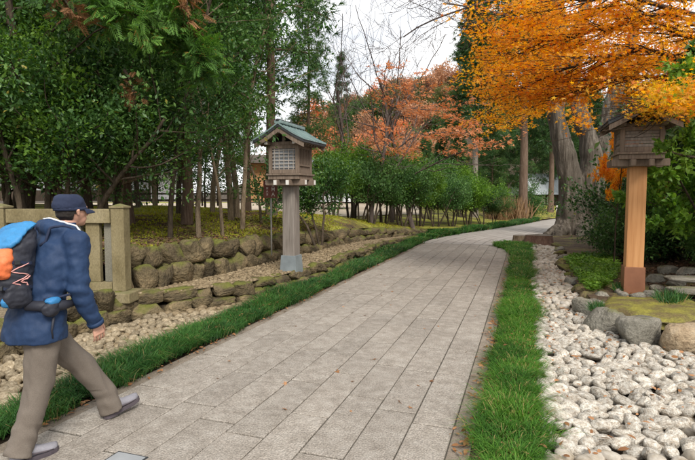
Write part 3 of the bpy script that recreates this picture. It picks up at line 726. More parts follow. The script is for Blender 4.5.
# ------------------------------------------------------------------ grass edging
def blade_strip(name, fx0, fx1, y0, y1, dens, hgt, mound, mat, seed, wid=.0045, label=None):
    rg = rs(seed); Ps = []
    n_tot = 0
    edges = np.linspace(y0, y1, 40)
    for a, b in zip(edges, edges[1:]):
        m = (a + b) / 2; w = fx1(m) - fx0(m)
        dn = dens * min(1, (5.0 / max(m, 5.0)) ** 1.15); n = int(w * (b - a) * dn)
        if n <= 0: continue
        y = a + (b - a) * rg.rand(n); t = rg.rand(n)
        x = fx0(m) + w * t
        Ps.append(np.stack([x, y, t], 1))
    P = np.concatenate(Ps); n = len(P); x, y, t = P[:, 0], P[:, 1], P[:, 2]
    # uneven outline: clumps spill over the edges
    cl = .5 + .5 * np.sin(x * 23 + 3 * np.sin(y * 9)) * np.sin(y * 17 + 2 * np.sin(x * 13))
    x = x + (t - .5) * .10 * np.sin(y * 5.3 + 1.7 * np.sin(y * 2.1)) + .03 * rg.randn(n)
    h = hgt * (.65 + .6 * cl) * (.75 + .5 * rg.rand(n)) * (1 + .25 * np.sin(y * 1.9))
    base = np.stack([x, y, mound * (1 - (2 * t - 1) ** 2) * .8 + 0 * x], 1)
    sc_ = np.clip(y / 6.0, 1, 2.4)
    # tufts share a lean so blades sweep together
    ang = 6.28 * rg.rand(n) * .6 + 5 * np.sin(x * 31 + y * 7) + 4 * np.sin(y * 27 - x * 11)
    side = np.stack([np.cos(ang), np.sin(ang), 0 * ang], 1); lean = h * (.5 + .6 * rg.rand(n))
    outw = np.stack([(t - .5) * 1.2, 0 * t, 0 * t], 1) * h[:, None]
    wv = np.stack([-np.sin(ang), np.cos(ang), 0 * ang], 1) * (wid * sc_)[:, None] * .5
    up = np.array([0, 0, 1.0])
    m1 = base + up * (h * .62)[:, None] + side * (lean * .3)[:, None] + outw * .3
    m2 = base + up * (h * .92)[:, None] + side * (lean * .75)[:, None] + outw * .8
    tip = base + up * (h * .78)[:, None] + side * (lean * 1.25)[:, None] + outw * 1.3
    V = np.stack([base - wv, base + wv, m1 + wv, m1 - wv, m2 + wv * .7, m2 - wv * .7, tip], 1).reshape(-1, 3)
    f = np.array([(0, 1, 2), (0, 2, 3), (3, 2, 4), (3, 4, 5), (5, 4, 6)]); F = (f[None] + (np.arange(n) * 7)[:, None, None]).reshape(-1, 3)
    o = mo(name, np_mesh(name, V, F, mat)); tag(o, label, 'grass', kind='stuff'); return o
def grR1(y): return interp(y, [2, 14, 17, 17.6], [.12, .18, .24, .0])
def grR0(y): return interp(y, [2, 14, 15.5, 17, 17.6], [-.22, -.24, -.40, -.85, -.8])
blade_strip('grass_edging', grR0, grR1, 2.4, 17.6, 12000, .095, .035, M['grass'], 31, label='bright green fine-bladed grass strip between the paving and the white cobbles')
blade_strip('grass_edging', lambda y: interp(y, [2, 6, 8, 16, 19], [-3.50, -3.74, -3.62, -3.76, -3.5]), lambda y: -3.27, 2.2, 19, 11000, .115, .05, M['grass_dk'], 32,
            label='darker mounded grass strip between the paving and the low stone wall')
# edging continuing round the bend on the left
def far_edge(name, y0, y1, off, wdt, seed, label):
    return blade_strip(name, lambda y: interp(y, [p[1] for p in RL], [p[0] for p in RL]) - off - wdt, lambda y: interp(y, [p[1] for p in RL], [p[0] for p in RL]) - off, y0, y1, 14000, .16, .06, M['grass_dk'], seed, wid=.012, label=label)
far_edge('grass_edging', 19, 34, .02, .5, 33, 'far grass edging along the outside of the bend in the road')
def soil_strip(x0, x1, y0, y1):
    return mo('soil_strip', py_mesh('soil_strip', [(x0, y0, -.015), (x1, y0, -.015), (x1, y1, -.015), (x0, y1, -.015)], [(0, 1, 2, 3)], M['soil']))
tag(soil_strip(-.31, .14, -1, 17.5), kind='structure')

# ------------------------------------------------------------------ fallen leaves
def litter(name, n, sampler, zf, size, tpl, mat, seed, tilt=.35, label=None):
    rg = rs(seed); XY = np.array([sampler(rg) for _ in range(n)]); z = np.array([zf(x, y) for x, y in XY])
    P = np.column_stack([XY, z]); a = rg.rand(n) * 6.28; D = np.column_stack([np.cos(a), np.sin(a), rg.randn(n) * .15])
    N = np.array([0, 0, 1.]) + rg.randn(n, 3) * tilt; S = size * (.6 + .8 * rg.rand(n))
    o = mo(name, leaf_mesh(name, P, D, N, S, tpl, mat)); tag(o, label, 'leaves', kind='stuff'); return o
litter('fallen_leaves', 420, lambda r: (-.31 + r.randn() * .035 - .02, 2.5 + 13 * r.rand() ** 1.6), lambda x, y: .004 + .012 * abs(math.sin(x * 99)), .05, OVAL, M['l_dry'], 41, label='dry leaves gathered along the right edge of the paving')
litter('fallen_leaves', 260, lambda r: (-3.22 + r.randn() * .03, 2.5 + 12 * r.rand() ** 1.4), lambda x, y: .006 + .012 * abs(math.sin(x * 99)), .045, OVAL, M['l_dry'], 42, label='dry leaves gathered along the left edge of the paving')
litter('fallen_leaves', 420, lambda r: (.25 + 1.4 * r.rand() ** 1.3, 2.8 + 9 * r.rand()), lambda x, y: .085 if x < xr(y) else right_z(x, y) + .02, .055, OVAL, M['l_dry'], 43, label='brown leaves caught between the white cobbles')
litter('fallen_leaves', 260, lambda r: (-.15 + .3 * r.rand(), 2.8 + 12 * r.rand()), lambda x, y: .085, .045, OVAL, M['l_dry'], 48, .8, label='russet leaves dropped into the grass strip by the cobbles')
litter('fallen_leaves', 200, lambda r: (-3.3 - .35 * r.rand(), 2.8 + 12 * r.rand()), lambda x, y: .11, .045, OVAL, M['l_dry'], 49, .8, label='russet leaves dropped into the darker grass strip')
litter('fallen_leaves', 34, lambda r: (-3.0 + 2.5 * r.rand(), 3 + 9 * r.rand()), lambda x, y: .006, .042, MAPLE, M['l_dry'], 44, label='a few stray leaves lying on the paving')
def smp_bank(r):
    y = 5.3 + 8 * r.rand() ** 1.3; return (xw(y) - .12 - 4.5 * r.rand() ** 1.2, y)
litter('leaf_litter', 15000, smp_bank, lambda x, y: bank_z(x, y) + .012, .055, KITE, M['l_litter'], 45, .5, label='brown leaf litter under the trees behind the fence and upper wall')
def smp_r(r):
    y = 6.9 + 8 * r.rand(); return (xr(y) + 1.1 + 4 * r.rand(), y)
litter('leaf_litter', 14000, smp_r, lambda x, y: right_z(x, y) + .012, .055, KITE, M['l_litter'], 46, .5, label='brown leaf litter on the slope behind the orange lantern post')
def smp_moss(r):
    y = 8 + 14 * r.rand(); return (xw(y) - .2 - 5 * r.rand(), y)
litter('leaf_litter', 2500, smp_moss, lambda x, y: bank_z(x, y) + .012, .06, KITE, M['l_dry'], 47, .5, label='scattered russet leaves on the moss beyond the lantern')
# moss fuzz: short upright blades on the bank
def fuzz(name, n, sampler, zf, h, mat, seed, label):
    rg = rs(seed); XY = np.array([sampler(rg) for _ in range(n)]); z = np.array([zf(x, y) for x, y in XY]); P = np.column_stack([XY, z - .005])
    D = np.array([0, 0, 1.]) + rg.randn(n, 3) * .45; N = rg.randn(n, 3)
    o = mo(name, leaf_mesh(name, P, D, N, h * (.5 + rg.rand(n)), KITE, mat)); tag(o, label, 'moss', kind='stuff')
M['mossfuzz'] = leaf_mat('moss_tufts', (.17, .185, .022), (.30, .30, .034), (.40, .385, .055), rough=.8, spec=.1, trans=.3, patch=1)
def smp_fz(r):
    while True:
        y = 6.5 + 14 * r.rand(); x = xw(y) - .1 - 7 * r.rand()
        if noise.noise(Vector((x * .9, y * .9, 3))) > -.12: return (x, y)
fuzz('moss', 26000, smp_fz, bank_z, .045, M['mossfuzz'], 51, 'yellow-green moss carpeting the bank among the trunks')

# ------------------------------------------------------------------ ground cover by the cobbles, right
def smp_gc(r):
    while True:
        a = r.rand() * 6.28; q = math.sqrt(r.rand()); u = 592 + q * 30 * math.cos(a); d = 10.4 + q * 2.6 * math.sin(a); x, y = W(u, d)
        if x > xr(y) + .05: return (x, y)
def gc(name, n, sampler, zf, size, tpl, mat, seed, h, label):
    rg = rs(seed); XY = np.array([sampler(rg) for _ in range(n)]); z = np.array([zf(x, y) for x, y in XY]) + h * rg.rand(n)
    P = np.column_stack([XY, z]); a = rg.rand(n) * 6.28; D = np.column_stack([np.cos(a), np.sin(a), .3 + .3 * rg.randn(n)]); N = np.array([0, 0, 1.]) + rg.randn(n, 3) * .5
    o = mo(name, leaf_mesh(name, P, D, N, size * (.6 + .8 * rg.rand(n)), tpl, mat)); tag(o, label, 'plants', kind='stuff')
gc('ground_cover', 9000, smp_gc, right_z, .06, KITE, M['l_ever2'], 61, .13, 'low leafy ground cover spilling toward the cobbles left of the orange post')
def smp_t(u0, d0, ru, rd):
    def f(r):
        a = r.rand() * 6.28; q = math.sqrt(r.rand()); return W(u0 + q * ru * math.cos(a), d0 + q * rd * math.sin(a))
    return f
def tuft(name, u0, d0, ru, rd, n, h, seed, label, mat='grass_dk'):
    rg = rs(seed); f = smp_t(u0, d0, ru, rd); XY = np.array([f(rg) for _ in range(n)]); z = np.array([max(right_z(x, y), .18) for x, y in XY]); P = np.column_stack([XY, z])
    D = np.array([0, 0, .9]) + rg.randn(n, 3) * .6; D[:, 2] = np.abs(D[:, 2]); N = rg.randn(n, 3)
    V0 = (np.array([(0, .03, 0), (0, -.03, 0), (.5, .025, .06), (.5, -.025, .06), (1, 0, -.12)]), np.array([(0, 1, 3), (0, 3, 2), (2, 3, 4)]))
    o = mo(name, leaf_mesh(name, P, D, N, h * (.6 + .6 * rg.rand(n)), V0, M[mat])); tag(o, label, 'grass')
tuft('grass_tuft', 676, 6.9, 14, .35, 900, .19, 62, 'dark green grass tuft on the bank beside the slate slabs')
tuft('grass_tuft', 600, 6.6, 7, .2, 260, .12, 63, 'small green tuft between the rocks left of the mossy pad')
tuft('grass_tuft', 624, 7.9, 8, .2, 320, .14, 64, 'short dark tuft at the left of the copper foot')

# ------------------------------------------------------------------ stone fence, left
fo = W(119.5, 6.85); fr = empty('stone_fence', (fo[0], fo[1], 0), R(18.8) + math.pi + R(-3), 'weathered stone fence of posts, top rail and flat uprights behind the walker', 'fence')
def fbox(name, x, y, z0, z1, w, t, mat, bev=.008, taper=1): return MB().box((x, y, (z0 + z1) / 2), (w, t, z1 - z0), bev=bev, taper=taper).build(name, mat, fr)
zb = Zat(290, 6.85); zt = Zat(208, 6.85)
def fpost(x):
    p = fbox('post', x, 0, zb, zt, .175, .175, M['fence'], .012)
    mb = MB(); a = .1; V = [(x - a, -a, zt + .002), (x + a, -a, zt + .002), (x + a, a, zt + .002), (x - a, a, zt + .002), (x - a, -a, zt + .022), (x + a, -a, zt + .022), (x + a, a, zt + .022), (x - a, a, zt + .022), (x, 0, zt + .06)]
    mb.add(V, [(3, 2, 1, 0), (0, 1, 5, 4), (1, 2, 6, 5), (2, 3, 7, 6), (3, 0, 4, 7), (4, 5, 8), (5, 6, 8), (6, 7, 8), (7, 4, 8)]); c = mb.build('cap', M['fence'], fr)
fpost(0); fpost(1.62); fpost(3.24)
zr1 = Zat(209, 6.85); zr0 = Zat(223, 6.85)
fbox('rail', .81, 0, zr0, zr1, 1.41, .15, M['fence'], .012); fbox('rail', 2.43, 0, zr0, zr1, 1.41, .15, M['fence'], .012)
fbox('bottom_rail', .81, 0, zb + .001, zb + .11, 1.41, .14, M['fence']); fbox('bottom_rail', 2.43, 0, zb + .001, zb + .11, 1.41, .14, M['fence'])
for b0 in (0, 1.62):
    for i, (x, w, mt, yo) in enumerate([(.175, .10, 'fence_grey', .03), (.365, .185, 'fence', -.0), (.60, .12, 'fence_grey', .03), (.84, .185, 'fence', 0), (1.08, .12, 'fence_grey', .03), (1.31, .185, 'fence', 0)]):
        fbox('upright', b0 + x, -yo, zb + .112, zr0 - .002, w, .07, M[mt], .008)
for i, (x0, x1) in enumerate(((-.22, .95), (.96, 2.1), (2.11, 3.5))):
    fbox('base_slab', (x0 + x1) / 2, .04, zb - .13, zb - .001, x1 - x0 - .01, .42, M['fence'], .015)
root = stone_wall('fence_footing', 'rough stone footing under the slab of the stone fence', [(fo[0] - 3.3 * cy, fo[1] - 3.3 * sy - .12 + .12), (fo[0] + .1 * cy, fo[1] - .02)], lambda y: .0, lambda y: .27, 1, (.28, .46), .34, 91)

# ------------------------------------------------------------------ wooden lanterns
def lantern(x, y, z0, label, fresh, PH=1.93, BH=.5, pw=.24, sh=.31):
    """gable end faces -Y. all numbers metres, local origin at the post foot"""
    r = empty('wooden_lantern', (x, y, z0), 0, label, 'lantern')
    post = M['newwood'] if fresh else M['oldwood_g']; wd = M['oldwood_d'] if False else M['oldwood']
    # shoe
    foot_h = .37 if fresh else .24
    mb = MB(); mb.box((0, 0, foot_h / 2 - .05), (sh, sh, foot_h + .1), taper=.97 if fresh else .86, bev=.006); mb.build('metal_shoe', M['copper'] if fresh else M['leadsheet'], r)
    MB().box((0, 0, (PH + .1) / 2), (pw, pw, PH - .1), bev=.022, taper=.97).build('post', post, r)
    z = PH
    # cross brackets
    for s in (-1, 1):
        b = MB(); b.box((s * .115, 0, z - .035), (.07, .78, .10), bev=.012).build('bracket', wd, r)
    for s in (-1, 1): MB().box((0, s * .2, z - .028), (.74, .085, .105), bev=.012).build('bracket', wd, r)
    for sx in (-1, 1):
        for s in (-1, 1):
            MB().box((sx * .115, s * .392, z - .035), (.055, .008, .08)).build('beam_end', M['whitecap'] if not fresh else wd, r)
            MB().box((sx * .372, s * .2, z - .028), (.008, .065, .08)).build('beam_end', M['whitecap'] if not fresh else wd, r)
    # floor tray, slightly flared
    MB().box((0, 0, z + .055), (.58, .62, .07), bev=.008).build('floor_board', wd, r)
    MB().box((0, 0, z + .105), (.63, .67, .03), bev=.006).build('floor_board', wd, r)
    z1 = z + .122; bw, bd = .50, .54
    for sx in (-1, 1):
        for s in (-1, 1): MB().box((sx * (bw / 2), s * (bd / 2), z1 + BH / 2), (.06, .06, BH), bev=.006).build('corner_post', wd, r)
    for s in (-1, 1):      # front/back
        MB().box((0, s * bd / 2, z1 + .035), (bw - .062, .045, .066), bev=.004).build('frame_rail', wd, r)
        MB().box((0, s * bd / 2, z1 + BH - .03), (bw - .062, .045, .058), bev=.004).build('frame_rail', wd, r)
        MB().box((s * bw / 2, 0, z1 + .035), (.045, bd - .062, .066), bev=.004).build('frame_rail', wd, r)
        MB().box((s * bw / 2, 0, z1 + BH - .03), (.045, bd - .062, .058), bev=.004).build('frame_rail', wd, r)
        MB().box((s * bw / 2, 0, z1 + .14), (.04, bd - .062, .03), bev=.004).build('frame_rail', wd, r)
    if fresh:
        for s in (-1, 1):
            for k in range(5):
                zz = z1 + .07 + (BH - .13) * (k + .5) / 5
                MB().box((0, s * (bd / 2 - .006 + .002 * (k % 2)), zz), (bw - .063, .016, (BH - .13) / 5 - .005), bev=.002).build('side_board', M['oldwood_g'], r)
                MB().box((s * (bw / 2 - .006 + .002 * (k % 2)), 0, zz), (.016, bd - .063, (BH - .13) / 5 - .005), bev=.002).build('side_board', M['oldwood_g'], r)
    else:
        for s in (-1, 1):
            pn = MB().box((0, s * (bd / 2 - .012), z1 + .06 + (BH - .12) / 2), (bw - .064, .006, BH - .118)).build('paper_or_shade_pane', M['paper'], r)
            for k in range(5):
                MB().box((-.22 + .44 * (k + .5) / 5 + 0, s * (bd / 2 + .003), z1 + .06 + (BH - .12) / 2), (.013, .014, BH - .128)).build('lattice_bar', M['lattice'], r)
            for k in range(6):
                MB().box((0, s * (bd / 2 + .0065), z1 + .07 + (BH - .125) * (k + .5) / 6), (bw - .07, .012, .012)).build('lattice_bar', M['lattice'], r)
            MB().box((s * (bw / 2 - .012), 0, z1 + .155 + (BH - .215) / 2), (.006, bd - .064, BH - .215)).build('paper_or_shade_pane', M['hollow_shade'], r)  # near-black sheet, not paper: paints the shaded interior behind the side lattice
            MB().box((s * (bw / 2 - .008), 0, z1 + .098), (.012, bd - .064, .052)).build('side_board', wd, r)
            for k in range(9):
                MB().box((s * (bw / 2 + .003), -.235 + .47 * (k + .5) / 9, z1 + .155 + (BH - .215) / 2), (.016, .018, BH - .22)).build('lattice_bar', M['oldwood'], r)
    # plate beams & ceiling
    z2 = z1 + BH
    for s in (-1, 1):
        MB().box((s * (bw / 2 + .01), 0, z2 + .03), (.07, .86, .06), bev=.006).build('plate_beam', wd, r)
        for q in (-1, 1): MB().box((s * (bw / 2 + .01), q * .434, z2 + .03), (.055, .008, .048)).build('beam_end', M['whitecap'] if not fresh else wd, r)
        MB().box((0, s * (bd / 2 + .0), z2 + .03), (bw - .055, .06, .056), bev=.004).build('tie_beam', wd, r)
    # gable boards: shade of the opening under the roof put into their colour
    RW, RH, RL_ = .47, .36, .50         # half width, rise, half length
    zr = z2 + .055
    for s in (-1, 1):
        g2 = MB(); g2.prism([(-.25, s * .24, zr), (.25, s * .24, zr), (0, s * .24, zr + .15)], (0, s * .012, 0)); g2.build('gable_shade_board', M['hollow_shade'], r)
        MB().box((0, s * .262, zr + .05), (.05, .05, .11), bev=.005).build('gable_strut', wd, r)
    MB().box((0, 0, zr + .165), (.07, .92, .07), bev=.006).build('ridge_beam', wd, r)
    for q in (-1, 1): MB().box((0, q * .464, zr + .165), (.055, .008, .055)).build('beam_end', M['whitecap'] if not fresh else wd, r)
    # curved roof planes: sheets in layers
    def rz(t): return zr + .235 - .33 * t + .06 * (t ** 2)      # t 0..1 from ridge to eave
    for s in (-1, 1):
        def sheet(name, off, thick, half, ext, mat):
            n = 8; V = []; F = []
            for i in range(n + 1):
                t = i / n * ext
                for yq in (-half, half):
                    V.append((s * RW * t, yq, rz(t) + off)); V.append((s * RW * t, yq, rz(t) + off - thick))
            for i in range(n):
                a = i * 4; b = a + 4
                F += [(a, a + 2, b + 2, b), (a + 1, b + 1, b + 3, a + 3), (a, b, b + 1, a + 1), (a + 2, a + 3, b + 3, b + 2)]
            F += [(0, 1, 3, 2), (n * 4, n * 4 + 2, n * 4 + 3, n * 4 + 1)]
            m_ = MB(); m_.add(V, F); return m_.build(name, mat, r)
        sheet('under_boards', -.002, .024, .46, .95, wd)
        sheet('roof_edge', .045, .045, .50, 1.0, M['roofdark'])
        top = M['verdigris'] if not fresh else M['roofdark']
        sheet('roof_sheet', .056, .010, .508, 1.02, top)
        for k in range(9):       # standing seams
            yq = -.5 + k * .125; V = []; F = []; n = 6
            for i in range(n + 1):
                t = i / n * 1.02
                for (dy, dz) in ((-.007, .057), (.007, .057), (.007, .072), (-.007, .072)): V.append((s * RW * t, yq + dy, rz(t) + dz))
            for i in range(n):
                a = i * 4; b = a + 4
                for j in range(4): F.append((a + j, a + (j + 1) % 4, b + (j + 1) % 4, b + j))
            m_ = MB(); m_.add(V, F); m_.build('roof_seam', top, r)
        # barge boards along the gable edge
        for q in (-1, 1):
            V = []; F = []; n = 8
            for i in range(n + 1):
                t = i / n * .97; y0 = q * .462; y1 = q * .484
                for (yy_, dz) in ((y0, -.005), (y1, -.005), (y1, -.085), (y0, -.085)): V.append((s * RW * t, yy_, rz(t) + dz))
            for i in range(n):
                a = i * 4; b = a + 4
                for j in range(4): F.append((a + j, a + (j + 1) % 4, b + (j + 1) % 4, b + j))
            F += [(0, 1, 2, 3), (n * 4 + 3, n * 4 + 2, n * 4 + 1, n * 4)]
            m_ = MB(); m_.add(V, F); m_.build('barge_board', wd, r)
        for k in range(8):       # rafters
            yq = -.41 + k * .117
            if fresh and False: pass
            a = Vector((s * .1, yq, rz(.2) - .045)); b = Vector((s * RW * .9, yq, rz(.9) - .045)); d_ = (b - a)
            m_ = MB(); m_.box((a + b) / 2, (d_.length, .028, .034), rot=Matrix.Rotation(-math.atan2(d_.z, d_.x) if s > 0 else -math.atan2(d_.z, d_.x), 3, 'Y')); m_.build('rafter', wd, r)
    MB().box((0, 0, zr + .31), (.12, 1.02, .05), bev=.012).build('ridge_cap', M['verdigris'] if not fresh else M['roofdark'], r)
    MB().box((0, 0, zr + .343), (.06, 1.05, .03), bev=.008).build('ridge_cap', M['roofdark'], r)
    return r
lx, ly = W(291, 9.2)
L1 = lantern(lx, ly, .33, 'weathered wooden lantern with green patina roof on a grey post left of the path', False, PH=1.55, BH=.48, pw=.235, sh=.32)
rx, ry = W(636, 7.75)
L2 = lantern(rx, ry, .20, 'dark-roofed wooden lantern on a fresh orange post with copper foot', True, PH=1.93, BH=.36, pw=.24, sh=.285)

# ------------------------------------------------------------------ small sign by the left lantern
x, y = W(271, 9.8); zf = bank_z(x, y)
sg = empty('notice_sign', (x, y, zf), R(10), 'small russet notice board with white characters on a thin grey pole', 'sign')
zb_ = Zat(198, 9.8) - zf; zt_ = Zat(181, 9.8) - zf
MB().tube([(0, 0, -.1), (0, 0, zt_ - .02)], [.016, .016], 10).build('pole', M['pole'], sg, smooth=True)
MB().box((0, -.032, (zb_ + zt_) / 2), (.27, .018, zt_ - zb_), bev=.004).build('board', M['signred'], sg)
def glyph(mb, cx, cz, s, strokes):
    for (x0, z0, x1, z1) in strokes:
        a = Vector((cx + x0 * s, 0, cz + z0 * s)); b = Vector((cx + x1 * s, 0, cz + z1 * s)); d_ = b - a
        mb.box((a + b) / 2 + Vector((0, -.0425, 0)), (d_.length + .004, .003, s * .13), rot=Matrix.Rotation(-math.atan2(d_.z, d_.x), 3, 'Y'))
G1 = [[(-.4, .4, .4, .4), (0, .5, 0, -.5), (-.4, 0, .4, 0), (-.3, -.4, .3, -.4)], [(-.4, .3, .4, .3), (-.3, .5, -.3, -.4), (.3, .5, .3, -.4), (-.3, 0, .3, 0)],
      [(0, .5, -.4, -.4), (0, .3, .4, -.4), (-.2, 0, .25, 0)], [(-.4, .2, .4, .2), (0, .5, 0, 0), (-.3, -.1, .3, -.1), (-.1, -.1, -.3, -.5), (.1, -.1, .3, -.5)]]
mb = MB(); zc = (zb_ + zt_) / 2
for k in range(3): glyph(mb, .055, zc + .095 - k * .095, .075, G1[k])
for k in range(3): glyph(mb, -.06, zc + .02 - k * .055, .042, G1[(k + 1) % 4])
mb.build('lettering', M['signwhite'], sg)


# ------------------------------------------------------------------ the walker
HEAD_ = YAW + R(58)                    # heading: to the right and away
hx, hy = W(62, 3.42)
def loc3(X, Y, Z): return Vector((X, Y, Z))
person = empty('person', (hx, hy, 0), HEAD_, 'person in navy cap, blue jacket and taupe trousers striding along the paving edge', 'person')
def cloth(name, roughn, c1, c2, bump=.2, bs=60, spec=.2, wv=None):
    return noise_mat(name, [(.3, c1), (.7, c2)], scale=3, detail=5, rough=roughn, spec=spec, bump=bump, bscale=bs, bdist=.003, fine=(220, .12))
M['skin'] = noise_mat('skin', [(.3, (.50, .27, .19)), (.7, (.58, .33, .24))], scale=12, rough=.5, spec=.35, bump=.05, bscale=90, bdist=.001)
M['jacket'] = cloth('blue_shell_fabric', .62, (.015, .032, .078), (.024, .049, .110), .15, 25)
M['trouser'] = cloth('taupe_cloth', .85, (.135, .112, .092), (.175, .148, .124), .2, 60)
M['navy'] = cloth('navy_cloth', .85, (.018, .024, .05), (.032, .042, .078), .3, 90)
M['hair'] = cloth('dark_hair', .5, (.012, .010, .009), (.03, .025, .022), .6, 150)
M['packblack'] = cloth('black_pack_fabric', .6, (.014, .015, .022), (.035, .037, .05), .3, 50, .3)
M['packblue'] = cloth('bright_blue_fabric', .55, (.03, .16, .36), (.045, .23, .47), .2, 50, .3)
M['packorange'] = cloth('bright_orange_fabric', .55, (.62, .13, .045), (.76, .20, .07), .2, 50, .3)
M['cord'] = cloth('pink_cord', .6, (.62, .30, .28), (.78, .42, .38), 0, 50)
M['shoeup'] = cloth('grey_shoe_mesh', .6, (.17, .165, .185), (.30, .29, .32), .4, 150)
M['shoesole'] = cloth('dark_sole', .7, (.06, .05, .06), (.12, .10, .11), .1, 40)
M['trim'] = cloth('white_trim', .6, (.55, .56, .58), (.7, .71, .73), 0, 40)
def ell(mb, rings, n=24, cap=True):
    """rings: (x, y, z, ra, rb[, pitch]) ellipses, ra along X, rb along Y"""
    V = []; F = []
    for q in rings:
        x, y, z, ra, rb = q[:5]; pt = q[5] if len(q) > 5 else 0
        for k in range(n):
            a = 2 * math.pi * k / n; dx = math.cos(a) * ra; V.append((x + dx * math.cos(pt), y + math.sin(a) * rb, z + dx * math.sin(pt)))
    for i in range(len(rings) - 1):
        for k in range(n): k2 = (k + 1) % n; F.append((i * n + k, i * n + k2, (i + 1) * n + k2, (i + 1) * n + k))
    if cap: F += [tuple(range(n))[::-1], tuple((len(rings) - 1) * n + k for k in range(n))]
    mb.add(V, F)
def ball(mb, c, r, n=14):
    if not isinstance(r, tuple): r = (r, r, r)
    bm = bmesh.new(); bmesh.ops.create_uvsphere(bm, u_segments=n, v_segments=n // 2 + 2, radius=1); bm.verts.index_update()
    mb.add([(c[0] + v.co.x * r[0], c[1] + v.co.y * r[1], c[2] + v.co.z * r[2]) for v in bm.verts], [[v.index for v in f.verts] for f in bm.faces]); bm.free()
def fuse(mb, name, mat, vox, sm=2, disp=None):
    me = mb.mesh(name, mat, True); o = bpy.data.objects.new('tmp', me); col.objects.link(o)
    md = o.modifiers.new('r', 'REMESH'); md.mode = 'VOXEL'; md.voxel_size = vox
    dg = bpy.context.evaluated_depsgraph_get(); m2 = bpy.data.meshes.new_from_object(o.evaluated_get(dg)); bpy.data.objects.remove(o)
    bm = bmesh.new(); bm.from_mesh(m2)
    for _ in range(sm): bmesh.ops.smooth_vert(bm, verts=bm.verts[:], factor=.5, use_axis_x=True, use_axis_y=True, use_axis_z=True)
    if disp:
        bm.normal_update(); D_ = [(v, v.normal.copy() * disp(v.co)) for v in bm.verts]
        for v, q in D_: v.co += q
    bm.to_mesh(m2); bm.free(); m2.name = name
    for p in m2.polygons: p.use_smooth = True
    m2.materials.clear(); m2.materials.append(mat); return m2
HIP = (-.19, 0, .84)
JR = dict(hipR=(-.20, -.09, .83), kneeR=(-.24, -.085, .46), ankR=(-.35, -.07, .10), hipL=(-.18, .09, .83), kneeL=(.13, .085, .46), ankL=(.36, .07, .12))
shR, elR, wrR = (-.03, -.185, 1.345), (-.05, -.235, 1.06), (.055, -.235, .815)
shL, elL, wrL = (-.05, .185, 1.345), (-.19, .25, 1.10), (-.16, .25, .85)
def lerp3(a, b, t): return tuple(a[i] + (b[i] - a[i]) * t for i in range(3))
# body: one continuous surface
b = MB()
ell(b, [(-.19, 0, .78, .09, .12), (-.19, 0, .88, .11, .155), (-.16, 0, 1.02, .10, .14), (-.11, 0, 1.2, .11, .16), (-.06, 0, 1.31, .085, .125), (-.03, 0, 1.37, .05, .065)])
for s, sh, el, wr in ((-1, shR, elR, wrR), (1, shL, elL, wrL)):
    b.tube([sh, lerp3(sh, el, .5), el, lerp3(el, wr, .35), wr], [.055, .048, .042, .043, .028], 12); ball(b, sh, .058)
for h, k, a in (('hipR', 'kneeR', 'ankR'), ('hipL', 'kneeL', 'ankL')):
    b.tube([JR[h], lerp3(JR[h], JR[k], .5), JR[k], lerp3(JR[k], JR[a], .35), JR[a], (JR[a][0] + .02, JR[a][1], .05)], [.085, .072, .055, .056, .038, .04], 12)
b.tube([(-.03, 0, 1.36), (.02, 0, 1.43), (.05, 0, 1.49)], [.062, .054, .052], 14)
# head: cranium, jaw, nose, ears, brow
HC = Vector((.065, 0, 1.545))
ball(b, HC, (.094, .074, .10), 22); ball(b, HC + Vector((.035, 0, -.055)), (.056, .052, .055), 18); ball(b, HC + Vector((.062, 0, -.092)), (.022, .024, .018))
b.tube([HC + Vector((.088, 0, .0)), HC + Vector((.106, 0, -.028)), HC + Vector((.098, 0, -.042))], [.009, .013, .008], 8)
b.tube([HC + Vector((.080, -.022, -.064)), HC + Vector((.090, 0, -.064)), HC + Vector((.080, .022, -.064))], [.005, .007, .005], 8)
for s in (-1, 1):
    b.tube([HC + Vector((.0, s * .073, .008)), HC + Vector((-.012, s * .084, -.004)), HC + Vector((-.004, s * .080, -.034))], [.010, .013, .008], 8)
    b.tube([HC + Vector((.086, s * .012, .014)), HC + Vector((.078, s * .040, .016))], [.007, .006], 6)
def hand(mb, wr, dirv, side):
    """palm, four bent fingers, thumb; side=-1 right"""
    w = Vector(wr); d = Vector(dirv).normalized(); inn = Vector((0, -side, 0)); inn = (inn - d * inn.dot(d)).normalized(); fw = d.cross(inn) * (1 if side < 0 else -1)
    if fw.x < 0: fw = -fw
    for t in range(5):
        c = w + d * (.012 + .017 * t); 
        mb.tube([c + fw * (-.030), c + fw * .030], [.0125, .0125], 8)
    for i, (o, L) in enumerate(((.034, .070), (.0115, .078), (-.0115, .073), (-.033, .058))):
        p0 = w + d * .082 + fw * o; p1 = p0 + (d * .95 + inn * .28).normalized() * L * .42; p2 = p1 + (d * .75 + inn * .6).normalized() * L * .32; p3 = p2 + (d * .5 + inn * .85).normalized() * L * .26
        mb.tube([w + d * .05 + fw * o * .8, p0, p1, p2, p3], [.0088, .0082, .0076, .0070, .0058], 8); ball(mb, p3, .0062, 8)
    t0 = w + d * .02 + fw * .024; t1 = w + d * .045 + fw * .047 + inn * .012; t2 = t1 + (d * .8 + fw * .25 + inn * .3).normalized() * .032; t3 = t2 + (d * .9 + inn * .3).normalized() * .024
    mb.tube([t0, t1, t2, t3], [.014, .0115, .0098, .0075], 8); ball(mb, t3, .0075, 8)
for s, el, wr in ((-1, elR, wrR), (1, elL, wrL)): hand(b, wr, Vector(wr) - Vector(el) + Vector((0, 0, -.12)), s)
bodyme = fuse(b, 'body', M['skin'], .0045, 1)
bo = mo('body', bodyme, person); md = bo.modifiers.new('d', 'DECIMATE'); md.ratio = .3
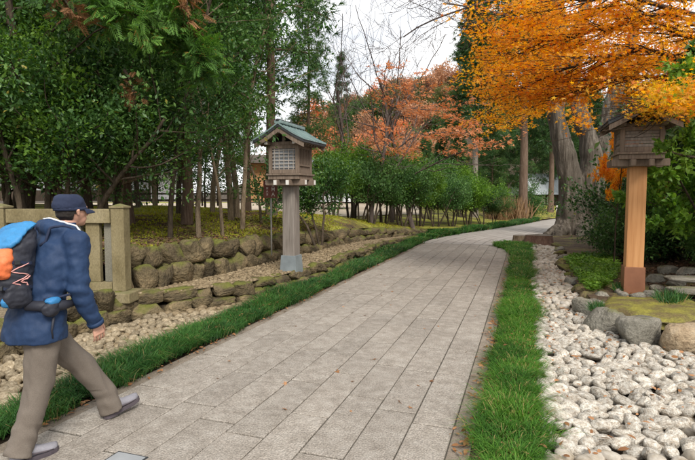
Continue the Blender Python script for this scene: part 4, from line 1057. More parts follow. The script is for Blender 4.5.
bm2 = bpy.data.meshes.new_from_object(bo.evaluated_get(bpy.context.evaluated_depsgraph_get())); bo.modifiers.clear(); bo.data = bm2; bpy.data.meshes.remove(bodyme)
for p in bm2.polygons: p.use_smooth = True
for s in (-1, 1):
    e_ = MB(); ball(e_, HC + Vector((.078, s * .028, .0)), (.010, .012, .008), 10); e_.build('eye', M['trim'], person, smooth=True)
# hair under the cap
h_ = MB(); ell(h_, [(.04, 0, 1.475, .052, .056), (.035, 0, 1.50, .075, .071), (.045, 0, 1.53, .088, .081), (.05, 0, 1.57, .10, .083)], 26)
def hair_cut(co): return -.002 + .003 * noise.noise(co * 60)
hm = fuse(h_, 'hair', M['hair'], .006, 1, hair_cut)
bm = bmesh.new(); bm.from_mesh(hm); bmesh.ops.delete(bm, geom=[v for v in bm.verts if v.co.x > .055 or (v.co.x > .035 and v.co.z < 1.52)], context='VERTS'); bm.to_mesh(hm); bm.free()
mo('hair', hm, person)
# cap: soft crown, band, peak
c_ = MB(); cr_ = []
for i in range(9):
    t = i / 8; cr_.append((.048 - .012 * t, 0, 1.552 + .098 * math.sin(t * 1.5) , .106 * math.cos(t * 1.45) ** .55 + .001, .089 * math.cos(t * 1.45) ** .55 + .001, -.0))
ell(c_, cr_, 30)
capm = fuse(c_, 'cap', M['navy'], .007, 1, lambda co: .006 * noise.noise(Vector((co.x * 14, co.y * 14, co.z * 26))) + .002 * noise.noise(co * 50))
cap_o = mo('cap', capm, person, loc=(0, 0, .0)); 
bnd = MB(); ell(bnd, [(.05, 0, 1.540, .103, .087), (.05, 0, 1.562, .106, .0895)], 30); bnd.build('band', M['navy'], cap_o, smooth=True)
V = []; F = []; n = 14
for j, (ex, dz) in enumerate(((0, 0), (.35, -.002), (.7, -.010), (1, -.022))):
    for i in range(n + 1):
        a = R(-62 + 124 * i / n); r0x = .098 + ex * .072 * math.cos(a) ** .7; V.append((.05 + math.cos(a) * r0x, math.sin(a) * (.084 + ex * .010), 1.552 + dz - .010 * ex * abs(math.sin(a))))
for j in range(3):
    for i in range(n): F.append((j * (n + 1) + i, (j + 1) * (n + 1) + i, (j + 1) * (n + 1) + i + 1, j * (n + 1) + i + 1))
V2 = [(x, y, z - .004) for x, y, z in V]; m_ = len(V); F2 = [tuple(i + m_ for i in f[::-1]) for f in F]; rim = [(3 * (n + 1) + i, m_ + 3 * (n + 1) + i, m_ + 3 * (n + 1) + i + 1, 3 * (n + 1) + i + 1) for i in range(n)]
mo('peak', py_mesh('peak', V + V2, F + F2 + rim, M['navy'], True), cap_o)
# jacket
j_ = MB()
ell(j_, [(-.212, 0, .735, .170, .225), (-.208, 0, .80, .168, .222), (-.192, 0, .90, .155, .210), (-.16, 0, 1.02, .138, .195), (-.125, 0, 1.15, .142, .203), (-.09, 0, 1.26, .140, .208), (-.065, 0, 1.34, .122, .188), (-.04, 0, 1.39, .098, .135), (-.01, 0, 1.43, .082, .092), (.01, 0, 1.465, .078, .082)], 32)
for sh, el, wr in ((shR, elR, wrR), (shL, elL, wrL)):
    wr2 = lerp3(el, wr, 1.02)
    j_.tube([lerp3(sh, (0, 0, 1.3), .2), sh, lerp3(sh, el, .35), lerp3(sh, el, .7), el, lerp3(el, wr2, .4), lerp3(el, wr2, .8), wr2], [.07, .085, .078, .070, .066, .062, .054, .050], 16)
    ball(j_, sh, (.085, .082, .082))
# hood gathered round the neck
for i in range(11):
    a = R(-105 + 210 * i / 10); x = -.035 - .075 * math.cos(a); y = .105 * math.sin(a); ball(j_, (x, y, 1.405 + .020 * math.cos(a) + .012), (.048, .046, .046 + .018 * max(0, math.cos(a))))
def folds(co):
    d_ = .010 * noise.noise(Vector((co.x * 7, co.y * 7, co.z * 11))) - .009 * abs(noise.noise(Vector((co.x * 9 + co.z * 4, co.y * 9 - co.z * 3, co.z * 5)))) + .007 * noise.noise(Vector((co.x * 16 + co.z * 9, co.y * 16, co.z * 20 - co.x * 8))) + .003 * noise.noise(co * 45)
    if abs(co.y) > .17 and co.z < 1.28: d_ += .005 * math.sin(co.z * 75 + co.x * 20) * max(0, 1 - abs(co.z - 1.06) / .2)
    return d_
jk = mo('jacket', fuse(j_, 'jacket', M['jacket'], .0095, 2, folds), person)
from mathutils.bvhtree import BVHTree
bvh = BVHTree.FromPolygons([v.co for v in jk.data.vertices], [list(p.vertices) for p in jk.data.polygons])
def snap(p, off): q, n_, _, _ = bvh.find_nearest(Vector(p)); return q + n_ * off
ctl = [(-.10, .05, 1.50), (-.09, -.03, 1.50), (-.04, -.10, 1.485), (.02, -.14, 1.45), (.05, -.17, 1.40), (.07, -.17, 1.34), (.09, -.15, 1.27), (.10, -.13, 1.22)]
pts = [Vector(a).lerp(Vector(b_), k / 4) for a, b_ in zip(ctl, ctl[1:]) for k in range(4)]
t_ = MB(); t_.tube([snap(p, .004) for p in pts], [.0062] * len(pts), 8); t_.build('hood_trim', M['trim'], jk, smooth=True)
for sh, el, wr in ((shR, elR, wrR), (shL, elL, wrL)):
    t_ = MB(); w_ = lerp3(el, wr, .97); w2 = lerp3(el, wr, 1.07); t_.tube([w_, w2], [.053, .050], 16, cap=True); t_.build('cuff', M['jacket'], jk, smooth=True)
# trousers
p_ = MB()
ell(p_, [(-.19, 0, .92, .10, .14), (-.195, 0, .86, .115, .165), (-.195, 0, .78, .125, .172), (-.19, 0, .72, .10, .15)], 28)
for h, k, a in (('hipR', 'kneeR', 'ankR'), ('hipL', 'kneeL', 'ankL')):
    H_, K_, A_ = JR[h], JR[k], JR[a]; A2 = (A_[0] + (-.02 if h == 'hipR' else -.01), A_[1], .052)
    p_.tube([lerp3(H_, K_, -.08), lerp3(H_, K_, .2), lerp3(H_, K_, .6), K_, lerp3(K_, A_, .35), lerp3(K_, A_, .75), A2], [.108, .112, .095, .084, .078, .077, .082], 18)
def tfold(co):
    q = .010 * noise.noise(Vector((co.x * 9, co.y * 9, co.z * 5))) + .005 * noise.noise(Vector((co.x * 22 + co.z * 12, co.y * 20, co.z * 8)))
    return q + (.004 * math.sin(co.z * 60 + co.x * 35 + co.y * 30) * noise.noise(co * 9) * 2 if co.z < .25 else 0) - .010 * abs(noise.noise(Vector((co.x * 14 + co.z * 5, co.y * 14, co.z * 3.5))))
mo('trousers', fuse(p_, 'trousers', M['trouser'], .0095, 2, tfold), person)
# shoes
def shoe(x, y, z, pitch):
    r = MB(); rings = []
    for (t, w, h, zb) in ((-.095, .012, .05, .022), (-.09, .026, .085, .012), (-.06, .036, .105, .008), (-.02, .037, .105, .008), (.03, .038, .085, .010), (.08, .044, .062, .008), (.13, .046, .052, .006), (.165, .036, .046, .010), (.182, .016, .036, .018)):
        ring = []
        for k in range(14):
            a = 2 * math.pi * k / 14; ring.append((t, math.cos(a) * w, zb + h / 2 + math.sin(a) * h / 2 * (1 if math.sin(a) > 0 else 1)))
        rings.append(ring)
    V = [q for g_ in rings for q in g_]; F = []
    for i in range(len(rings) - 1):
        for k in range(14): k2 = (k + 1) % 14; F.append((i * 14 + k, i * 14 + k2, (i + 1) * 14 + k2, (i + 1) * 14 + k))
    F += [tuple(range(14)), tuple(range(len(V) - 14, len(V)))]
    r.add(V, F); o = r.build('shoe', M['shoeup'], person, smooth=True, loc=(x, y, z), rot=(0, -pitch, 0))
    s_ = MB(); out = [(-.105, 0), (-.095, .030), (-.05, .042), (.0, .041), (.06, .046), (.12, .052), (.165, .042), (.19, .016)]; P = [(a, b_) for a, b_ in out] + [(a, -b_) for a, b_ in reversed(out[1:])]
    s_.prism([(a, b_, -.004) for a, b_ in P], (0, 0, .028)); s_.build('sole', M['shoesole'], o)
    hl = MB()
    for sgn in (-1, 1): hl.tube([(-.088, sgn * .010, .075), (-.07, sgn * .033, .070), (-.03, sgn * .0385, .050), (.03, sgn * .041, .040), (.09, sgn * .046, .034), (.14, sgn * .044, .030)], [.006, .007, .006, .005, .005, .003], 6)
    hl.build('side_stripe', M['shoesole'], o, smooth=True)
    co_ = MB(); co_.tube([(-.09, -.015, .115), (-.06, -.036, .105), (-.01, -.036, .098), (.012, 0, .098), (-.01, .036, .098), (-.06, .036, .105), (-.09, .015, .115)], [.007] * 7, 6); co_.build('collar', M['navy'], o, smooth=True)
    l_ = MB()
    for k in range(4): t = .01 + .022 * k; l_.tube([(t, -.028, .082 - .012 * k), (t + .005, 0, .096 - .014 * k), (t, .028, .082 - .012 * k)], [.003] * 3, 6)
    l_.build('lace', M['trim'], o)
shoe(JR['ankR'][0] + .03, JR['ankR'][1], .006, -.04); shoe(JR['ankL'][0] + .03, JR['ankL'][1], .028, .20)

# ------------------------------------------------------------------ backpack
pk = empty('backpack', (hx, hy, 0), HEAD_, 'black hiking backpack with bright blue lid and orange panel on the walker', 'backpack')
b = MB(); ell(b, [(-.32, 0, .97, .06, .10), (-.345, 0, 1.0, .115, .145), (-.36, 0, 1.10, .135, .155), (-.345, 0, 1.22, .130, .155), (-.31, 0, 1.33, .115, .145), (-.27, 0, 1.41, .085, .12), (-.25, 0, 1.44, .04, .07)], 28)
pf = lambda co: .012 * noise.noise(co * 12) + .008 * noise.noise(Vector((co.x * 22, co.y * 22, co.z * 38))) + .003 * noise.noise(co * 70)
bag = mo('bag', fuse(b, 'bag', M['packblack'], .009, 2, pf), pk)
b = MB(); ell(b, [(-.375, 0, 1.345, .085, .14, .5), (-.355, 0, 1.375, .098, .147, .5), (-.32, 0, 1.41, .105, .145, .4), (-.27, 0, 1.455, .085, .12, .2), (-.25, 0, 1.475, .04, .07, .1)], 28)
mo('lid', fuse(b, 'lid', M['packblue'], .009, 2, pf), pk)
b = MB(); ell(b, [(-.42, -.05, 1.15, .05, .09), (-.435, -.05, 1.19, .07, .112), (-.43, -.05, 1.27, .07, .115), (-.405, -.04, 1.33, .05, .10)], 24)
mo('front_panel', fuse(b, 'front_panel', M['packorange'], .009, 2, pf), pk)
b = MB(); ball(b, (-.36, -.14, 1.05), (.085, .035, .085), 16); sp_ = mo('side_pocket', fuse(b, 'side_pocket', M['packblack'], .008, 2, pf), pk)
b = MB(); ball(b, (-.41, -.13, 1.02), (.04, .025, .035), 14); b2_ = mo('pocket_flash', fuse(b, 'pocket_flash', M['packblue'], .007, 1, pf), pk)
bvc = BVHTree.FromPolygons([v.co for v in bag.data.vertices], [list(p.vertices) for p in bag.data.polygons])
def onbag(ps):
    o_ = []
    for a, c in zip(ps, ps[1:]):
        for k in range(5): q, n_, _, _ = bvc.find_nearest(Vector(a).lerp(Vector(c), k / 5)); o_.append(q + n_ * .005)
    return o_
b = MB(); z_ = [(-.30, -.158, 1.24), (-.40, -.150, 1.20), (-.30, -.165, 1.17), (-.40, -.160, 1.13), (-.31, -.170, 1.10), (-.38, -.166, 1.07)]
zz_ = onbag(z_); b.tube(zz_, [.0035] * len(zz_), 6); zz_ = onbag([(-.29, -.158, 1.16), (-.35, -.178, 1.13), (-.30, -.178, 1.11), (-.36, -.180, 1.10)]); b.tube(zz_, [.0045] * len(zz_), 6); b.build('bungee_cord', M['cord'], pk, smooth=True)
def strap(name, pts, w, t, mat):
    m_ = MB(); pts = [Vector(p) for p in pts]; V = []; F = []
    for i, p in enumerate(pts):
        tt = (pts[min(i + 1, len(pts) - 1)] - pts[max(0, i - 1)]).normalized(); nrm = Vector((p.x + .1, p.y, 0)).normalized() if abs(tt.z) > .3 else Vector((0, 0, 1)) if False else (p - Vector((-.12, 0, p.z))).normalized()
        sd = tt.cross(nrm).normalized() * w / 2; nn = nrm * t
        V += [p - sd, p + sd, p + sd + nn, p - sd + nn]
    for i in range(len(pts) - 1):
        for k in range(4): F.append((i * 4 + k, i * 4 + (k + 1) % 4, i * 4 + 4 + (k + 1) % 4, i * 4 + 4 + k))
    F += [(3, 2, 1, 0), tuple(len(V) - 4 + k for k in range(4))]
    m_.add(V, F); return m_.build(name, mat, pk, smooth=False)
for s in (-1, 1):
    cpts = [(-.25, s * .09, 1.36), (-.16, s * .12, 1.46), (-.06, s * .15, 1.46), (.03, s * .15, 1.40), (.09, s * .13, 1.28), (.08, s * .15, 1.15), (.0, s * .22, 1.06), (-.12, s * .24, 1.02), (-.26, s * .14, 1.00)]
    pts = [Vector(a).lerp(Vector(b_), k / 4) for a, b_ in zip(cpts, cpts[1:]) for k in range(4)]
    m_ = MB(); m_.tube([snap(p, .001) for p in pts], [.008] * len(pts), 8); m_.build('shoulder_strap', M['navy'], pk, smooth=True)
# compression webbing with buckles round the bag
for zz in (1.09, 1.25):
    m_ = MB(); P_ = []
    bvb = BVHTree.FromPolygons([v.co for v in bag.data.vertices], [list(p.vertices) for p in bag.data.polygons])
    for k in range(25):
        a = R(60 + 240 * k / 24); q, n_, _, _ = bvb.find_nearest(Vector((-.34 + math.cos(a) * .2, math.sin(a) * .2, zz - .03 * math.cos(a)))); P_.append((q + n_ * .003, n_))
    V = []; F = []
    for k, (q, n_) in enumerate(P_): V += [q + Vector((0, 0, -.009)), q + Vector((0, 0, .009)), q + n_ * .003 + Vector((0, 0, .009)), q + n_ * .003 + Vector((0, 0, -.009))]
    for k in range(24): F += [(4 * k + e, 4 * k + (e + 1) % 4, 4 * k + 4 + (e + 1) % 4, 4 * k + 4 + e) for e in range(4)]
    m_.add(V, F); m_.build('webbing', M['navy'], pk)
    for k in (17, 20):
        q, n_ = P_[k]; MB().box(q + n_ * .006, (.030, .012, .024), rot=Matrix.Rotation(math.atan2(n_.x, -n_.y), 3, 'Z').inverted(), bev=.003).build('buckle', M['roofdark'], pk)
m_ = MB(); m_.tube([(-.31, -.12, .98), (-.24, -.205, .97), (-.15, -.225, .965), (-.06, -.19, .96), (-.01, -.10, .955)], [.03, .034, .032, .022, .014], 12); m_.build('hip_belt', M['packblack'], pk, smooth=True)
b = MB(); ball(b, (-.225, -.235, .955), (.058, .024, .048), 16); hb = mo('belt_pouch', fuse(b, 'belt_pouch', M['packblack'], .007, 1, pf), pk)
b = MB(); ball(b, (-.215, -.238, 1.005), (.050, .022, .020), 14); mo('pouch_flap', fuse(b, 'pouch_flap', M['packblue'], .006, 1, pf), hb)
b = MB(); b.tube([(-.21, -.232, .90), (-.22, -.224, .82), (-.215, -.222, .77)], [.008, .006, .005], 6); b.build('loose_strap', M['packblack'], pk, smooth=True)

# ------------------------------------------------------------------ trees
def tree(name, label, cat, pos, branches, leaves, rz=0, s=1.0, group=None, leafname='crown', leafmat=None, barkmat=None, sz=None):
    """branches: mesh of trunk+limbs, leaves: list of (partname, mesh)"""
    r = empty(name, pos, rz, label, cat, group); r.scale = (s, s, sz or s)
    t = mo('trunk', branches, r)
    if barkmat: t.material_slots[0].link = 'OBJECT'; t.material_slots[0].material = barkmat
    for nm, me in leaves:
        c = mo(nm, me, r)
        if leafmat: c.material_slots[0].link = 'OBJECT'; c.material_slots[0].material = leafmat
    return r
def proto(seed, sp, H, r, depth, mat, n0=8, d=(0, 0, 1), minr=.003, maxlvl=9, starts=None):
    rn = random.Random(seed); out = []; tips = []
    for (p, dd, L, rr) in (starts or [((0, 0, -.1), d, H, r)]):
        grow(rn, Vector(p), Vector(dd), L, rr, depth, sp, out, tips)
    return branch_mesh('trunk', out, mat, n0, minr, maxlvl), out, tips

# --- prototype A: big broadleaf evergreen, leafy almost to the ground
spA = dict(seg=8, wob=.10, trop=.03, trop0=.05, n=[24, 6, 4], start=[.14, .15, .2], ang=[68, 48, 42], lr=[.40, .5, .5], rr=.38, cone=False)
bA, oA, tA = proto(1, spA, 6.4, .085, 3, M['bark_dark'], maxlvl=2)
lA = tree_leaves('crown', 1, tA, 27000, .060, OVAL, M['l_ever'], spread=(.10, .10, .07), up=1.0, droop=-.25)
bA2, oA2, tA2 = proto(2, dict(spA, n=[20, 6, 4]), 6.0, .10, 3, M['bark_dark'], maxlvl=2)
lA2 = tree_leaves('crown', 2, tA2, 22000, .060, OVAL, M['l_ever3'], spread=(.12, .12, .08), up=1.0, droop=-.25)
# --- prototype B: small multi-stemmed evergreen, clean stems and dense rounded top
def multi(seed, nst, H, sp, r, spreadang=.28):
    rn = random.Random(seed); st = []
    for i in range(nst):
        a = i * 6.28 / nst + rn.uniform(-.5, .5); st.append(((math.cos(a) * .12, math.sin(a) * .12, -.12), (math.cos(a) * spreadang, math.sin(a) * spreadang, 1), H * rn.uniform(.85, 1.1), r * rn.uniform(.7, 1.1)))
    return st
spB = dict(seg=7, wob=.13, trop=.10, trop0=.06, n=[9, 5], start=[.42, .2], ang=[58, 48], lr=[.42, .55], rr=.5)
protB = []
for i, (sd, ns, n, mt) in enumerate(((11, 4, 11000, 'l_ever2'), (12, 3, 10500, 'l_ever'), (13, 5, 11000, 'l_ever3'))):
    b_, o_b, t_b = proto(sd, spB, 0, 0, 2, M['bark_dark'], n0=7, starts=multi(sd, ns, 2.15, spB, .045), maxlvl=1)
    l_ = tree_leaves('crown', sd, t_b, n, .085, KITE, M[mt], spread=(.13, .13, .08), up=1.2, droop=-.1)
    protB.append((b_, l_))
    if i < 2:
        CAM_ = globals().setdefault('protCam', []); CAM_.append((b_, tree_leaves('crown', sd + 70, t_b, 15000, .050, KITE, M[mt], spread=(.10, .10, .07), up=1.0, droop=-.2)))
# --- prototype C: tall conifer with drooping layered sprays
def conifer(seed, H, r, z0, nb, Lb, nl, size, mat, bmat, sparse=1.0, tpl=TUFT, droop=-.25, sag=-.10, spread=.10):
    rn = random.Random(seed); out = []; tips = []; k = 12
    pts = [Vector((rn.gauss(0, .012) * i, rn.gauss(0, .012) * i, H * i / k - .15)) for i in range(k + 1)]
    out.append((pts, [r * (1.25 if i == 0 else 1) * (1 - .88 * i / k) for i in range(k + 1)], 0))
    for j in range(nb):
        f = (j + rn.random()) / nb; z = z0 + (H * .985 - z0) * f; x = (z + .15) / H * k; i = min(int(x), k - 1); p = pts[i].lerp(pts[i + 1], x - i)
        a = j * 2.4 + rn.uniform(-.4, .4); L = Lb * (1 - f) ** .7 * rn.uniform(.55, 1.1) + .15
        sp = dict(seg=5, wob=.09, trop=sag, n=[6], start=[.25], ang=[55], lr=[.38], rr=.4, flat=.0)
        grow(rn, p, Vector((math.cos(a), math.sin(a), rn.uniform(.0, .35))), L, max(.008, r * .22 * (1 - f) + .006), 1, sp, out, tips, 1)
    b_ = branch_mesh('trunk', out, bmat, 9, .004, 1)
    l_ = tree_leaves('crown', seed, tips, nl, size, tpl, mat, spread=(spread, spread, spread * .8), up=1.0, droop=droop)
    return b_, l_
cT1 = conifer(21, 17, .145, 4.2, 50, 1.75, 5200, .24, M['l_con'], M['bark_cedar'], spread=.14)
cT2 = conifer(22, 14, .12, 2.6, 64, 2.3, 12000, .28, M['l_con'], M['bark_brown'], spread=.16)
cT3 = conifer(23, 20, .30, 7.2, 80, 3.0, 9000, .45, M['l_dark'], M['bark_cedar'], spread=.2)
# --- cypress with hanging fans (top left)
cT4 = conifer(24, 9.5, .12, 3.1, 60, 1.9, 4800, .27, M['l_cyp'], M['bark_cedar'], tpl=FROND, droop=-.7, sag=-.14, spread=.10)
# --- slender wood trees with thin high foliage
spD = dict(seg=9, wob=.07, trop=.03, trop0=.04, n=[15, 5], start=[.30, .25], ang=[62, 45], lr=[.26, .5], rr=.35)
protD = []
for i, (sd, n, mt) in enumerate(((31, 4600, 'l_ever'), (32, 5400, 'l_dark'), (33, 4600, 'l_ever2'))):
    b_, o_d, t_d = proto(sd, spD, 8.5, .085, 2, M['bark_brown'], n0=8, maxlvl=1)
    protD.append((b_, tree_leaves('crown', sd, t_d, n, .11, KITE, M[mt], spread=(.18, .18, .10), up=1.1, droop=-.15)))
# --- filler crowns for the depth of the wood
spE = dict(seg=6, wob=.12, trop=.02, trop0=.05, n=[15, 6], start=[.12, .15], ang=[70, 50], lr=[.42, .5], rr=.4)
bE, oE, tE = proto(41, spE, 8.0, .10, 2, M['bark_dark'], n0=8, maxlvl=1)
lE = tree_leaves('crown', 41, tE, 15000, .16, KITE, M['l_dark'], spread=(.32, .32, .22), up=1.0, droop=-.15)

def place(name, label, cat, u, d, prot, s=1.0, rz=0, z=None, group=None, leafmat=None, barkmat=None, sz=None, side='L'):
    x, y = W(u, d)
    if z is None: z = bank_z(x, y) if side == 'L' else right_z(x, y)
    leaves = [('crown', prot[1])] if len(prot) == 2 else [('crown', prot[1]), ('dead_sprays', prot[2])]
    return tree(name, label, cat, (x, y, z), prot[0], leaves, rz, s, group, leafmat=leafmat, barkmat=barkmat, sz=sz)

GW = 'trees in the wood left of the path'
place('evergreen_tree', 'large glossy broadleaf evergreen overhanging the stone fence, nearest the left edge', 'tree', 18, 8.6, (bA, lA), 1.0, .3, group=GW)
place('evergreen_tree', 'glossy broadleaf evergreen behind the stone fence corner, with the thicker trunk', 'tree', 112, 9.8, (bA2, lA2), 1.0, 1.9, group=GW, barkmat=M['bark_brown'])
place('evergreen_tree', 'dark broadleaf evergreen deep behind the stone fence', 'tree', 60, 11.5, (bA, lA), 1.15, 4.0, group=GW, leafmat=M['l_dark'])
place('evergreen_tree', 'broadleaf evergreen cut by the left edge of the photo', 'tree', -40, 10.5, (bA2, lA2), 1.1, 5.0, group=GW, leafmat=M['l_dark'])
place('cypress_tree', 'cypress with hanging green fans and brown-barked straight trunk, foot in the moss', 'tree', 186, 11.6, cT4, 1.0, .4, group=GW)
place('cypress_tree', 'cypress behind the fence with brown dead sprays at the top', 'tree', 128, 11.2, cT4, 1.05, 2.6, group=GW, sz=.92)
for i, (u, d, s_, k, lm, lb) in enumerate([(-10, 8.4, 1.25, 1, 'l_ever', 'glossy camellia bush at the left edge behind the stone fence'), (34, 8.3, 1.35, 0, 'l_ever2', 'lighter green camellia bush above the walker behind the fence'), (72, 8.8, 1.3, 1, 'l_ever', 'camellia bush above the cap of the walker behind the fence'),
        (104, 9.6, 1.45, 2, 'l_ever', 'camellia bush behind the end post of the stone fence'), (10, 10.2, 1.8, 2, 'l_ever2', 'taller camellia behind the bush at the left edge')]):
    place('camellia_bush', lb, 'bush', u, d, protCam[k % 2], s_, i * 1.3 + .4, group='low evergreens behind the fence', leafmat=M[lm], z=bank_z(*W(u, d)) - (.25 if i < 6 else 0))
# twisted slim understorey trunks
for i, (u, d, s, rz, k, lb) in enumerate([(169, 9.6, .62, .2, 0, 'slim dark tree nearest the wall, left of the cypress trunk'), (198, 9.7, .60, 2.2, 1, 'slim leaning tree just right of the cypress trunk, near the wall'),
        (178, 14.5, 1.0, 1.0, 1, 'dark trunked tree standing behind the cypress'), (138, 17, 1.0, 3.3, 1, 'dark trunked tree far behind the fence post'),
        (231, 12.6, .95, 4.0, 0, 'brown trunked tree, left one of the close pair before the lantern'), (237, 13.0, .9, 5.1, 2, 'brown trunked tree, right one of the close pair before the lantern'),
        (242, 11.2, .66, .9, 0, 'slender straight tree in the moss between the close pair and the lantern'), (222, 10.2, .45, 3.0, 1, 'thin sapling in the moss left of the close pair'),
        (261, 12.4, .42, 5.5, 2, 'thin sapling just left of the lantern roof'), (212, 17, 1.05, .5, 1, 'slim tree deep in the wood between cypress and lantern'),
        (155, 19, 1.1, 1.4, 2, 'slim tree deep in the wood left of the cypress'), (100, 15, 1.0, 2.1, 0, 'slim tree deep behind the stone fence')]):
    place('woodland_tree', lb, 'tree', u, d, protD[k], s, rz, group=GW, barkmat=M['bark_dark'] if 'dark' in lb else None)
place('cedar_tree', 'tall straight cedar with reddish trunk rising behind the left lantern', 'tree', 271.5, 14.2, cT1, 1.0, .6, group=GW)
place('cedar_tree', 'tall cedar deep in the wood left of the reddish one', 'tree', 190, 20, cT2, 1.05, 2.0, group=GW)
place('cedar_tree', 'tall cedar deep in the wood above the stone fence', 'tree', 120, 21, cT2, 1.1, 3.7, group=GW)
place('cedar_tree', 'slender cedar between the reddish cedar and the pair of trunks', 'tree', 247, 18, cT1, .9, 4.7, group=GW)
place('cedar_tree', 'slim cedar with thin needles just right of the left lantern roof', 'tree', 309, 17, cT1, .52, 1.7, group=GW)
place('cedar_tree', 'small far cedar spire standing alone against the sky', 'tree', 341, 34, cT1, .58, 1.1, z=1.0, group=GW)
for i, (u, d, s, lb) in enumerate([(30, 17, 1.05, ''), (-60, 15, 1.1, ''), (85, 19, 1.1, ''), (155, 24, 1.0, ''), (120, 30, 1.3, ''), (55, 27, 1.3, ''), (-20, 22, 1.2, ''), (205, 28, .62, '')]):
    nm = ['dense dark tree filling the wood behind the nearest evergreen', 'dense dark tree past the left edge of the wood', 'dense dark tree behind the fence cypress', 'dense dark tree behind the slim trunks',
          'broad dark tree at the back of the wood', 'broad dark tree at the back above the walker', 'broad dark tree at the back by the left edge', 'lower dark tree at the back left of the lantern'][i]
    place('evergreen_tree', nm, 'tree', u, d, (bE, lE), s, i * 1.3, group=GW)
# row of small multi-stemmed evergreens right of the lantern
row = [(318, 11.6, 1.0, 1, 'small evergreen with leaning stems right beside the left lantern'), (334, 13.2, 1.08, 0, 'small evergreen second from the left lantern'), (352, 15.5, 1.25, 0, 'taller bright green small evergreen behind the leaning one'),
       (372, 13.6, 1.0, 2, 'multi-stemmed evergreen above the mossy mound, left of the tight stem cluster'), (384, 14.6, 1.15, 0, 'multi-stemmed evergreen with the tight cluster of thin stems'), (403, 15.3, 1.08, 2, 'rounded evergreen right of the tight stem cluster'),
       (420, 17.2, 1.15, 0, 'evergreen in the middle of the row where the moss ends'), (436, 18.5, 1.1, 2, 'blue-green evergreen where the road begins to bend'), (452, 20.3, 1.15, 2, 'evergreen at the bend, left of the bright low one'),
       (468, 22, 1.1, 0, 'evergreen with bright low branches at the bend'), (482, 24, 1.15, 1, 'dark evergreen second from the road end of the row'), (494, 27, 1.1, 1, 'last dark evergreen of the row, by the far road'),
       (398, 19, 1.5, 0, 'larger bright evergreen behind the middle of the row'), (428, 22.5, 1.5, 1, 'larger dark evergreen behind the bend'), (462, 27, 1.7, 0, 'larger evergreen behind the bend below the salmon leaves'), (362, 18.5, 1.45, 1, 'larger evergreen behind the taller bright one')]
vt = [147, 148, 142, 149, 150, 156, 161, 166, 170, 174, 182, 190, 147, 152, 160, 140]
def proto_h(p): return max(v.co.z for v in p[1].vertices)
for i, (u, d, s, k, lb) in enumerate(row):
    off = [.5, 1.5, 2.0, .6, .9, .5, .7, .6, .6, .6, .5, .5, 3.5, 3.5, 3.5, 4][i]
    d = 9.0
    while d < 40:
        x, y = W(u, d)
        if x < xw(y) - off and d > 10.5: break
        d += .1
        if x < xw(y) - off: continue
    else: d = 30
    if i == 0: d = 11.8
    x, y = W(u, d); z0 = bank_z(x, y); H_ = Zat(vt[i], d) - z0; h0 = proto_h(protB[k]); sv = H_ / h0 * 1.10
    place('small_evergreen', lb, 'tree', u, d, protB[k], sv * (1.0, 1.15, 1.05, .92)[i % 4], i * 1.9, sz=sv, group='small evergreens lining the left of the path')
# bare-branched trees above the row
spF = dict(seg=8, wob=.14, trop=.05, trop0=.02, n=[7, 6, 4], start=[.28, .2, .2], ang=[38, 42, 45], lr=[.62, .5, .5], rr=.5)
bF, oF, tF = proto(51, spF, 4.6, .085, 3, M['twig'], n0=8, minr=.004)
bF2, oF2, tF2 = proto(52, dict(spF, n=[6, 6, 5]), 4.6, .08, 3, M['twig'], n0=8, minr=.004)
def bare(label, u, d, me, s, rz, tilt=0, name='bare_tree', z=None):
    x, y = W(u, d); r = empty(name, (x, y, bank_z(x, y) if z is None else z), rz, label, 'tree', 'bare trees over the evergreens'); r.scale = (s, s, s); r.rotation_euler = (tilt, 0, rz)
    mo('trunk', me, r); return r
bare('bare grey-branched tree leaning left behind the lantern side of the row', 372, 18, bF, 1.0, .5)
bare('bare tree with fine twigs against the sky above the middle of the row', 392, 24, bF2, 1.45, 2.5)
bare('bare tree with fine twigs just left of the salmon maple', 352, 22, bF, 1.2, 4.1)
# salmon maple with the forked bare trunk
spG = dict(seg=8, wob=.13, trop=.0, trop0=.0, n=[8, 6, 4], start=[.30, .2, .2], ang=[45, 45, 45], lr=[.65, .55, .5], rr=.5, flat=.25, bias=Vector((cy, sy, .05)))
bG, oG, tG = proto(53, spG, 4.4, .10, 3, M['twig'], n0=8, minr=.004)
tGr = [(p, d) for p, d in tG if sum((q.x * cy + q.y * sy) for q in p) / len(p) > -1.6 and p[0].z > 2.6]
lG = tree_leaves('crown', 53, tGr, 2400, .10, STAR3, M['l_salmon'], spread=(.16, .16, .05), up=1.6, droop=-.1)
place('salmon_maple', 'sparse maple with salmon-orange leaves on forked grey branches over the row', 'tree', 414, 20, (bG, lG), 1.05, 0)

